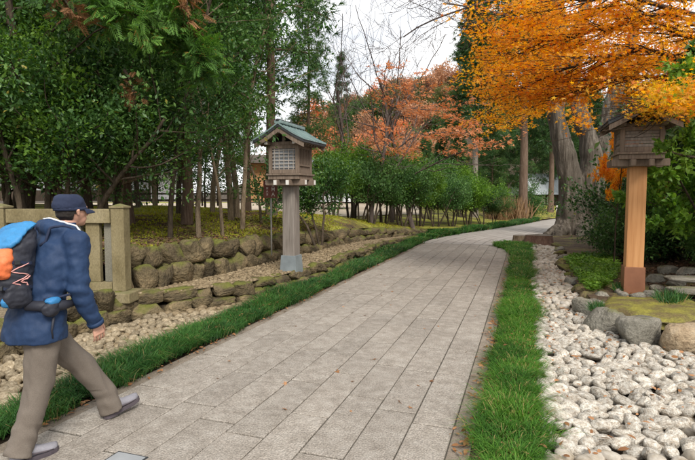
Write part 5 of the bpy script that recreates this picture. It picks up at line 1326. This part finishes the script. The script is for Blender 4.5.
# --- tall straight trunks past the bend, and the dark conifers behind them
GB = 'conifers beyond the bend'
place('cedar_tree', 'pale grey cedar trunk standing behind the row under the salmon leaves', 'tree', 475, 32, cT3, .72, .2, z=.1, group=GB, barkmat=M['bark_pale'])
place('cedar_tree', 'brown cedar trunk beside the far road under the orange leaves', 'tree', 523, 33, cT3, 1.0, 1.2, z=0, group=GB)
place('cedar_tree', 'dark slim cedar before the far shrine building', 'tree', 551, 42, cT3, .8, 2.2, z=0, group=GB)
bgc = [(440, 40, .45, 'cT2'), (458, 46, .58, 'cT2'), (492, 44, .66, 'cT2'), (507, 50, .9, 'cT2'), (535, 55, 1.0, 'cT2'), (565, 60, 1.1, 'cT2'), (590, 50, 1.0, 'cT2'), (483, 60, .95, 'cT2'), (425, 55, .6, 'cT2'), (620, 45, 1.0, 'cT2')]
lbs = ['dark conifer left of the pale cedar trunk', 'dense conifer just behind the pale cedar trunk', 'dense conifer between the pale and the brown cedar trunks', 'conifer behind the brown cedar trunk', 'conifer behind the far shrine roof', 'conifer hidden behind the old tree',
       'conifer behind the old tree on its right', 'tall conifer at the back between the two cedar trunks', 'low conifer at the foot of the hillside', 'conifer behind the right-hand lantern']
for i, (u, d, s, _) in enumerate(bgc):
    x, y = W(u, d); tree('conifer', lbs[i], 'tree', (x, y, 0), cT2[0], [('crown', cT2[1])], i * 1.1, s * 1.0, GB, leafmat=M['l_con'])
# low growth at the bend
def shrub(name, label, u, d, s, k, rz, side='L', leafmat=None, z=None, sz=None):
    x, y = W(u, d)
    r = place(name, label, 'shrub', u, d, protB[k], s, rz, z=(0 if z is None else z), leafmat=leafmat, sz=sz); return r
shrub('shrub', 'bushy green shrub left of the brown cedar trunk foot', 497, 33, 1.1, 0, .3, z=-.8)
shrub('shrub', 'bushy green shrub right of the brown cedar trunk foot', 534, 36, 1.1, 1, 1.3, z=-.8)
# dry reeds by the brown cedar
rg = rs(71); n = 900; P = np.zeros((n, 3)); c0 = W(507, 32)
P[:, 0] = c0[0] + rg.randn(n) * .55; P[:, 1] = c0[1] + rg.randn(n) * .5; D = np.array([0, 0, 1.]) + rg.randn(n, 3) * .28
M['reed'] = leaf_mat('dry_reed', (.20, .11, .05), (.34, .22, .12), rough=.8, trans=.2)
o = mo('dry_reeds', leaf_mesh('dry_reeds', P, D, rg.randn(n, 3), 1.1 * (.5 + rg.rand(n)), (np.array([(0, .02, 0), (.5, .03, 0), (1, 0, 0), (0, -.02, 0)]), np.array([(0, 1, 2), (0, 2, 3)])), M['reed']))
tag(o, 'clump of dry russet reeds beside the road bend', 'reeds', kind='stuff')

# --- wooded hillside
hill_pts = [(-.10, 0), (.12, 12), (.30, 17), (.5, 19), (.75, 15), (1.0, 6)]
def hill_h(u, d):
    a = interp(u, [200, 300, 350, 400, 440, 500, 600, 760], [0, 9, 14, 17.5, 19, 19, 17, 14]); return a * sstep((d - 58) / 45)
V = []; F = []; us = list(range(150, 800, 20)); ds = list(range(56, 176, 8))
for d in ds:
    for u in us: x, y = W(u, d); V.append((x, y, hill_h(u, d) * (1 if d < 130 else 1) - .1 + 1.2 * noise.noise(Vector((x * .05, y * .05, 0)))))
n = len(us)
for i in range(len(ds) - 1):
    for j in range(n - 1): F.append((i * n + j, i * n + j + 1, (i + 1) * n + j + 1, (i + 1) * n + j))
o = mo('hill', py_mesh('hill', V, F, M['soil'], True)); tag(o, kind='structure')
bH, oH, tH = proto(61, dict(seg=5, wob=.13, trop=.04, trop0=.05, n=[11, 6], start=[.25, .15], ang=[55, 50], lr=[.55, .5], rr=.45), 5.5, .13, 2, M['twig'], n0=5, maxlvl=1, minr=.02)
lH = tree_leaves('crown', 61, tH, 6500, .30, KITE, M['l_rust'], spread=(.45, .45, .32), up=.8, droop=-.1)
rr = random.Random(9); k = 0
for d in (62, 70, 79, 88, 98, 108):
    for u in range(300, 470, 17):
        uu = u + rr.uniform(-9, 9); dd = d + rr.uniform(-4, 4); x, y = W(uu, dd)
        c = rr.random(); mt = M['l_rust'] if c < .52 else (M['l_salmon'] if c < .72 else (M['l_olive'] if c < .88 else M['l_con']))
        s = rr.uniform(.75, 1.15)
        lb = 'autumn-leaved tree on the wooded hillside behind the bare branches' if c < .72 else 'green or olive tree on the wooded hillside behind the bare branches'
        tree('hillside_tree', lb, 'tree', (x, y, hill_h(uu, dd) - .5), bH, [('crown', lH)], rr.uniform(0, 6), s, 'rusty trees on the hillside' if c < .72 else 'green trees on the hillside', leafmat=mt)

# --- the old tree: fused stems, remeshed into one trunk
def old_tree():
    d = 20.9; mb = MB(); S = lambda u, v, dd=d: W3(u, v, dd)
    def st(pts, n=14): mb.tube([W3(u, v, dd) for (u, v, dd, r) in pts], [r for (_, _, _, r) in pts], n)
    st([(568, 240, d, .62), (570, 226, d, .50), (571, 205, d, .43), (570, 180, d, .43), (565, 155, d, .40), (558, 135, d + .1, .36), (554, 110, d + .1, .33), (553, 70, d, .30), (554, 25, d, .26), (549, -40, d, .2), (540, -110, d, .12)])
    st([(590, 240, d + .2, .75), (590, 226, d + .2, .60), (589, 205, d + .2, .52), (589, 180, d + .2, .50), (590, 158, d + .3, .43), (585, 135, d + .4, .32), (577, 112, d + .4, .27), (572, 80, d + .5, .25), (574, 30, d + .5, .22), (590, -50, d + .6, .14)])
    st([(598, 240, d + .8, .55), (597, 200, d + .8, .45), (598, 165, d + .8, .38), (604, 130, d + .9, .3), (612, 90, d + 1, .25), (628, 30, d + 1, .2), (640, -40, d + 1, .1)])
    # root flares
    for (u0, v0, u1, v1, r0, dd) in ((566, 222, 546, 239, .32, -.5), (570, 222, 556, 243, .34, -1.0), (585, 222, 583, 245, .4, -1.2), (600, 222, 612, 243, .34, -.6), (594, 225, 600, 246, .3, -1.0)):
        a = W3(u0, v0, d); b = W3(u1, v1, d + dd); b.z = max(b.z, -.1) * 0 - .1; m = a.lerp(b, .5); m.z = a.z * .38
        mb.tube([a, m, b], [r0, r0 * .8, r0 * .45], 10)
    me = mb.mesh('trunk', M['bark_old'], True); base = W3(580, 236, d); base.z = 0
    o = bpy.data.objects.new('tmp', me); col.objects.link(o)
    md = o.modifiers.new('r', 'REMESH'); md.mode = 'VOXEL'; md.voxel_size = .055
    dg = bpy.context.evaluated_depsgraph_get(); me2 = bpy.data.meshes.new_from_object(o.evaluated_get(dg)); bpy.data.objects.remove(o)
    bm = bmesh.new(); bm.from_mesh(me2); bmesh.ops.smooth_vert(bm, verts=bm.verts[:], factor=.5); bmesh.ops.smooth_vert(bm, verts=bm.verts[:], factor=.5)
    bm.normal_update()
    for v in bm.verts:
        c = v.co; a = c.x * cy + c.y * sy; f = -c.x * sy + c.y * cy
        q = noise.noise(Vector((a * 4.5, f * 4.5, c.z * .55))) * .085 + noise.noise(Vector((a * 11, f * 11, c.z * 1.3))) * .035
        kn = noise.noise(c * 1.3) * .08
        v.co = c + v.normal * (q + kn)
    bm.to_mesh(me2); bm.free()
    for p in me2.polygons: p.use_smooth = True
    me2.transform(Matrix.Translation(-base)); me2.materials.clear(); me2.materials.append(M['bark_old'])
    r = empty('old_tree', base, 0, 'huge old tree with fused grooved stems and flaring roots at the road bend', 'tree')
    mo('trunk', me2, r)
    # bare limbs reaching over the road to the left
    rn = random.Random(81); out = []; tips = []
    sp = dict(seg=9, wob=.13, trop=.02, n=[7, 6, 4], start=[.2, .2, .2], ang=[42, 45, 45], lr=[.5, .5, .5], rr=.5)
    for (u, v, dirx, dirz, L, r0) in ((552, 22, -1, .12, 5.2, .055), (550, -10, -1, .02, 6.2, .06), (575, 20, .8, .6, 4, .08), (552, -40, -1, -.12, 6.5, .06)):
        p = W3(u, v, d) - base; dv = Vector((cy * dirx, sy * dirx, dirz)) + Vector((-sy, cy, 0)) * rn.uniform(-.4, .1)
        grow(rn, p, dv, L, r0, 3, sp, out, tips, 0)
    mo('limbs', branch_mesh('limbs', out, M['twig'], 8, .007), r)
old_tree()

# --- orange maple: trunk outside the frame on the right, layered boughs sweeping over the lantern
def maple():
    bx, by = W(790, 9.3); base = Vector((bx, by, right_z(bx, by)))
    r = empty('orange_maple', base, 0, 'orange maple whose layered boughs sweep over the right lantern and the road', 'tree')
    rn = random.Random(91); out = []; tips = []
    trunk = [Vector((0, 0, -.2)), Vector((-.1, .1, 1.0)), Vector((-.35, .2, 2.0)), Vector((-.6, .3, 3.0)), Vector((-.75, .5, 4.2)), Vector((-.8, .6, 5.4))]
    out.append((trunk, [.20, .17, .15, .12, .09, .06], 0))
    sp = dict(seg=7, wob=.10, trop=-.012, n=[9, 6], start=[.15, .12], ang=[38, 42], lr=[.42, .48], rr=.5, flat=.32)
    def bough(z0, targets, r0):
        """targets: points through (u,v,d)"""
        pts = [Vector((-.35 - .12 * (z0 - 2), .25, z0))] + [W3(*t) - base for t in targets]
        P = []
        for i in range(len(pts) - 1):
            for k in range(3):
                P.append(pts[i].lerp(pts[i + 1], k / 3) + Vector((rn.gauss(0, .03), rn.gauss(0, .03), rn.gauss(0, .03))))
        P.append(pts[-1]); R_ = [r0 * (1 - .85 * i / (len(P) - 1)) for i in range(len(P))]
        out.append((P, R_, 1))
        tot = len(P) - 1
        for i in range(2, tot + 1):
            for s in (0, 1, 2):
                t = (P[i] - P[i - 1]).normalized(); sidev = t.cross(Vector((0, 0, 1))).normalized() * (1 if (i + s) % 2 else -1)
                dv = t * rn.uniform(.5, 1.1) + sidev * rn.uniform(.35, 1.1) + Vector((0, 0, rn.uniform(-.32, .25)))
                grow(rn, P[i - 1].lerp(P[i], rn.random()), dv, rn.uniform(.7, 1.35), max(.006, R_[i] * .5), 2, dict(sp, n=[5, 4]), out, tips, 2)
    bough(2.8, [(700, 90, 8.8), (640, 74, 9.0), (590, 84, 9.4), (545, 98, 9.9)], .045)
    bough(2.9, [(700, 72, 8.3), (650, 52, 8.3), (595, 58, 8.8), (550, 74, 9.4), (516, 88, 10)], .05)
    bough(3.4, [(700, 40, 8.6), (640, 22, 8.8), (585, 30, 9.2), (540, 44, 9.8), (512, 56, 10.3)], .05)
    bough(3.8, [(690, 18, 8.2), (620, -5, 8.2), (565, 2, 8.8), (530, 15, 9.5)], .05)
    bough(4.2, [(690, -22, 8.4), (620, -38, 8.4), (565, -28, 9.0), (525, -14, 9.8)], .05)
    bough(3.1, [(690, 62, 10.2), (625, 44, 10.6), (565, 54, 11.2), (520, 72, 12)], .05)
    bough(2.5, [(700, 104, 7.4), (682, 102, 7.2), (664, 106, 7.1), (652, 112, 7.1)], .022)
    bough(3.6, [(690, 20, 10.6), (610, 14, 11), (560, 22, 11.6), (520, 36, 12)], .05)
    bough(3.4, [(700, 60, 11.6), (640, 60, 12), (585, 78, 12.6), (540, 100, 13.2), (512, 118, 13.8)], .05)
    def clear(p):
        q = p[0] + base; f = -q.x * sy + q.y * cy; rr_ = q.x * cy + q.y * sy; u = 347.5 + 520 * rr_ / f; v = 194 - 520 * (q.z - CAM_H) / f
        if 530 < u < 600 and v > 132: return False
        if f > 8.6: return True
        return not ((590 < u < 640 and v > 92) or (640 <= u < 672 and v > 122))
    tips = [t for t in tips if clear(t[0])]
    out = [o3 for o3 in out if o3[2] < 3 or clear(o3[0])]
    mo('trunk', branch_mesh('trunk', out, M['twig_dark'], 9, .0042, 3), r)
    rg = rs(92)
    def leaves(nm, tp, n, size, mat, tpl, spread, seed):
        mo(nm, tree_leaves(nm, seed, tp, n, size, tpl, mat, spread=spread, up=1.15, droop=-.25, var=.25), r)
    leaves('foliage', tips, 46000, .047, M['l_maple'], MAPLE, (.065, .065, .038), 92)
    def near_l(p):
        q = p[0] + base; f = -q.x * sy + q.y * cy; rr_ = q.x * cy + q.y * sy; u = 347.5 + 520 * rr_ / f; v = 194 - 520 * (q.z - CAM_H) / f
        tips_ok = True; return 630 < u < 690 and 85 < v < 140 and f < 8
    tn = [(p, d) for p, d in tips if near_l(p)]
    if tn: leaves('golden_foliage', tn, 1800, .042, M['l_gold'], MAPLE, (.07, .07, .045), 93)
maple()
# second, lower maple left of the lantern body
x, y = W(616, 10.8)
spM = dict(seg=6, wob=.12, trop=.0, trop0=.03, n=[9, 5], start=[.35, .2], ang=[58, 45], lr=[.42, .5], rr=.5, flat=.2)
bM, oM, tM = proto(57, spM, 2.9, .035, 2, M['twig_dark'], n0=6, minr=.003)
lM = tree_leaves('crown', 57, [t for t in tM if t[0][0].z > 1.75], 3600, .095, MAPLE, M['l_maple'], spread=(.09, .09, .06), up=1.2, droop=-.2)
tree('young_maple', 'young orange maple between the old tree and the right lantern', 'tree', (x, y, right_z(x, y)), bM, [('crown', lM)], .7, .44, sz=.98)

# --- right-hand evergreens
GR = 'evergreens behind the right lantern'
for i, (u, d, s, k, lb, lm) in enumerate([(642, 12.8, .62, 1, 'round dark evergreen between the old tree and the right lantern', 'l_ever'), (655, 11.4, .80, 2, 'fine-leaved evergreen directly behind the orange post', 'l_ever3'), (684, 11.6, 1.05, 1, 'dark evergreen behind the lantern on its right', 'l_dark'),
        (726, 10.6, 1.15, 1, 'dark evergreen at the right edge behind the slope', 'l_dark'), (694, 14, 1.35, 1, 'taller dark evergreen at the back behind the lantern', 'l_dark'), (728, 13, 1.9, 2, 'tall dark evergreen at the back right corner', 'l_dark'),
        (750, 10.5, 1.6, 1, 'dark evergreen past the right edge', 'l_dark'), (700, 9.6, .62, 1, 'low evergreen bush on the slope right of the post', 'l_ever'), (668, 18, 1.3, 1, 'dark evergreen beside the old tree trunk', 'l_dark'), (815, 14, 2.2, 1, 'tall dark evergreen out past the right edge', 'l_dark'),
        (632, 15.5, .8, 0, 'bright-leaved evergreen just right of the old tree roots', 'l_ever2')]):
    x, y = W(u, d); r = tree('evergreen_shrub', lb, 'shrub', (x, y, right_z(x, y) - .85 * s * (1 if s < 1.6 else .6)), protB[k][0], [('crown', protB[k][1])], i * 1.4, s, GR, leafmat=M[lm])
# glossy near shrub on the right with long leaves in whorls
spN = dict(seg=6, wob=.12, trop=.03, trop0=.05, n=[10, 6], start=[.2, .2], ang=[55, 42], lr=[.5, .5], rr=.5)
bN, oN, tN = proto(58, spN, 2.3, .035, 2, M['bark_dark'], n0=6, minr=.004)
lN = tree_leaves('crown', 58, tN, 6500, .115, OVAL, M['l_ever2'], spread=(.05, .05, .04), up=.9, droop=.05, dirmix=.9)
place('glossy_shrub', 'glossy bright-leaved shrub at the right edge near the slope', 'shrub', 722, 8.4, (bN, lN), .85, .4, side='R')
place('glossy_shrub', 'glossy bright-leaved shrub past the right edge, leaning in', 'shrub', 770, 7.6, (bN, lN), 1.0, 2.4, side='R')
def spray(label, pts, nl, size, mat, seed, name='leafy_branch', tpl=OVAL, L=.45, spread=(.035, .035, .03)):
    """a branch of a tree rooted outside the frame; pts through (u,v,d)"""
    rn = random.Random(seed); P = [W3(*p) for p in pts]; r = empty(name, P[0], 0, label, 'branch'); b = P[0].copy(); P = [p - b for p in P]
    out = [(P, [.03 * (1 - .8 * i / (len(P) - 1)) for i in range(len(P))], 0)]; tips = []
    for i in range(1, len(P)):
        for s in range(4):
            t = (P[i] - P[i - 1]).normalized(); dv = t + Vector((rn.uniform(-1, 1), rn.uniform(-1, 1), rn.uniform(-.6, .6)))
            grow(rn, P[i - 1].lerp(P[i], rn.random()), dv, L * rn.uniform(.6, 1.1), .008, 1, dict(seg=4, wob=.15, trop=.02, n=[4], start=[.2], ang=[42], lr=[.5], rr=.5), out, tips, 1)
    mo('twigs', branch_mesh('twigs', out, M['bark_dark'], 6, .003, 2), r)
    mo('leaves', tree_leaves('leaves', seed, tips, nl, size, tpl, mat, spread=spread, up=.9, droop=0), r)
spray('green leafy branch reaching in front of the right lantern box', [(760, 175, 6.9), (715, 160, 6.9), (684, 156, 6.9), (662, 150, 6.9)], 420, .075, M['l_ever2'], 101, L=.16)
spray('green leafy branch hanging into the orange maple at the right edge', [(790, 55, 7.0), (730, 65, 7.0), (696, 72, 7.0), (672, 84, 7.0)], 1500, .075, M['l_ever2'], 102, L=.34)
spray('green leafy branch above the other in the top right corner', [(790, 40, 7.4), (730, 45, 7.4), (700, 52, 7.4)], 1600, .09, M['l_ever'], 103, L=.5)
# fern-like cypress sprays at the very top left, some dead and brown
spray('bright green cypress bough hanging at the top of the wood', [(60, -60, 7.6), (90, -20, 7.6), (112, 5, 7.6), (150, 18, 7.6)], 620, .22, M['l_cyp'], 104, tpl=FROND, L=.6, spread=(.08, .08, .10))
spray('bright green cypress bough above the slim trunks', [(120, -50, 8.0), (160, -10, 8.0), (190, 25, 8.0), (200, 60, 8.0)], 760, .22, M['l_cyp'], 105, tpl=FROND, L=.6, spread=(.08, .08, .12))
spray('brown dead cypress spray hanging at the top left', [(60, -30, 7.3), (72, 0, 7.3), (80, 14, 7.3)], 70, .22, M['l_brown'], 106, tpl=FROND, L=.25, spread=(.05, .05, .05))
spray('brown dead cypress spray above the slim trunks', [(180, -30, 7.7), (190, -8, 7.7), (192, 14, 7.7)], 80, .22, M['l_brown'], 107, tpl=FROND, L=.25, spread=(.05, .05, .06))
spray('small brown dead spray in the middle of the wood', [(128, 70, 8.0), (134, 82, 8.0), (138, 98, 8.0)], 26, .20, M['l_brown'], 108, tpl=FROND, L=.18, spread=(.04, .04, .05))

# ------------------------------------------------------------------ buildings beyond the wood
def box_building(name, label, u0, u1, d, z0, wall_h, roof_h, depth, wallm, roofm, openings, beams=True):
    a = Vector((*W(u0, d), 0)); b = Vector((*W(u1, d), 0)); L = (b - a).length; rz = math.atan2(b.y - a.y, b.x - a.x)
    r = empty(name, ((a.x + b.x) / 2, (a.y + b.y) / 2, z0), rz, label, 'building')
    MB().box((0, depth / 2, wall_h / 2), (L, depth, wall_h), bev=.01).build('wall', wallm, r)
    e = .7; m_ = MB(); m_.add([(-L / 2 - e, -e, wall_h - .1), (L / 2 + e, -e, wall_h - .1), (L / 2 + e, depth + e, wall_h - .1), (-L / 2 - e, depth + e, wall_h - .1), (-L / 2 - e, depth / 2, wall_h + roof_h), (L / 2 + e, depth / 2, wall_h + roof_h)],
          [(0, 1, 5, 4), (2, 3, 4, 5), (0, 4, 3), (1, 2, 5), (0, 3, 2, 1)]); m_.build('roof', roofm, r)
    for (x0, w, z_, h) in openings:
        f = MB().box((-L / 2 + x0 * L, -.02, z_ + h / 2), (w, .06, h), bev=.01).build('window', M['oldwood_d'], r)
        MB().box((-L / 2 + x0 * L, -.056, z_ + h / 2), (w - .12, .01, h - .12)).build('pane', M['winglass'], f)
    if beams:
        n = int(L / 1.6)
        for k in range(n + 1): MB().box((-L / 2 + L * k / n, -.02, wall_h / 2), (.12, .08, wall_h - .1)).build('timber_post', M['oldwood_d'], r)
        MB().box((0, -.03, .35), (L, .06, .7)).build('lower_boards', M['oldwood_d'], r)
    return r
M['plaster'] = noise_mat('pale_plaster', [(.3, (.56, .58, .60)), (.7, (.72, .74, .76))], scale=.5, bump=.05, objco=False)
M['tile'] = noise_mat('grey_roof', [(.3, (.13, .14, .15)), (.7, (.22, .23, .24))], scale=1, bump=.3, bscale=8, stretch=(8, 1, 1))
M['tile_pale'] = noise_mat('pale_copper_roof', [(.3, (.32, .35, .36)), (.7, (.46, .49, .50))], scale=1, bump=.3, bscale=8, stretch=(8, 1, 1))
M['winglass'] = noise_mat('window_pane', [(.3, (.55, .52, .42)), (.7, (.75, .72, .6))], scale=2, rough=.3, bump=0)
M['tan'] = noise_mat('tan_plaster', [(.3, (.50, .25, .11)), (.7, (.62, .35, .18))], scale=1.2, bump=.1, objco=False)
box_building('white_building', 'long low white plaster building glimpsed through the trunks behind the fence', -50, 150, 34, 1.2, 1.9, 1.2, 6, M['plaster'], M['tile'], [(.3, 1, .8, .8), (.7, 1, .8, .8)], True)
box_building('white_building', 'white walled storehouse glimpsed right of the left lantern', 298, 352, 36, 1.1, 2.1, 1.1, 5, M['plaster'], M['tile'], [], False)
box_building('tan_building', 'orange-tan wall glimpsed left of the lantern box', 246, 266, 30, 1.2, 2.3, .5, 3, M['tan'], M['oldwood_d'], [], False)
box_building('shrine_building', 'dark timber shrine building with pale roof at the far end of the road', 535, 566, 52, 0, 1.7, 2.1, 6, M['oldwood_d'], M['tile_pale'], [(.2, .8, .6, .9), (.5, .8, .6, .9)], False)
# white notice board at the far road end
x, y = W(559, 36.5); r = empty('white_notice', (x, y, 0), R(18), 'white notice board standing at the far end of the road beside the old tree', 'sign')
MB().box((0, 0, .5), (.34, .04, .7), bev=.01).build('board', M['signwhite'], r)
for s in (-1, 1): MB().box((s * .14, .03, .42), (.04, .04, .86)).build('leg', M['pole'], r)
# low rail fence at the back of the wood
a = Vector((*W(120, 21), 0)); b = Vector((*W(262, 23), 0)); L = (b - a).length
rf = empty('rail_fence', (a.x, a.y, 1.2), math.atan2(b.y - a.y, b.x - a.x), 'low dark rail fence at the back of the wood before the white building', 'fence')
for k in range(10): MB().box((L * k / 9, 0, .25), (.07, .07, .62)).build('post', M['oldwood_d'], rf)
for z in (.2, .46): MB().box((L / 2, -.05, z), (L, .03, .07)).build('rail', M['oldwood_d'], rf)
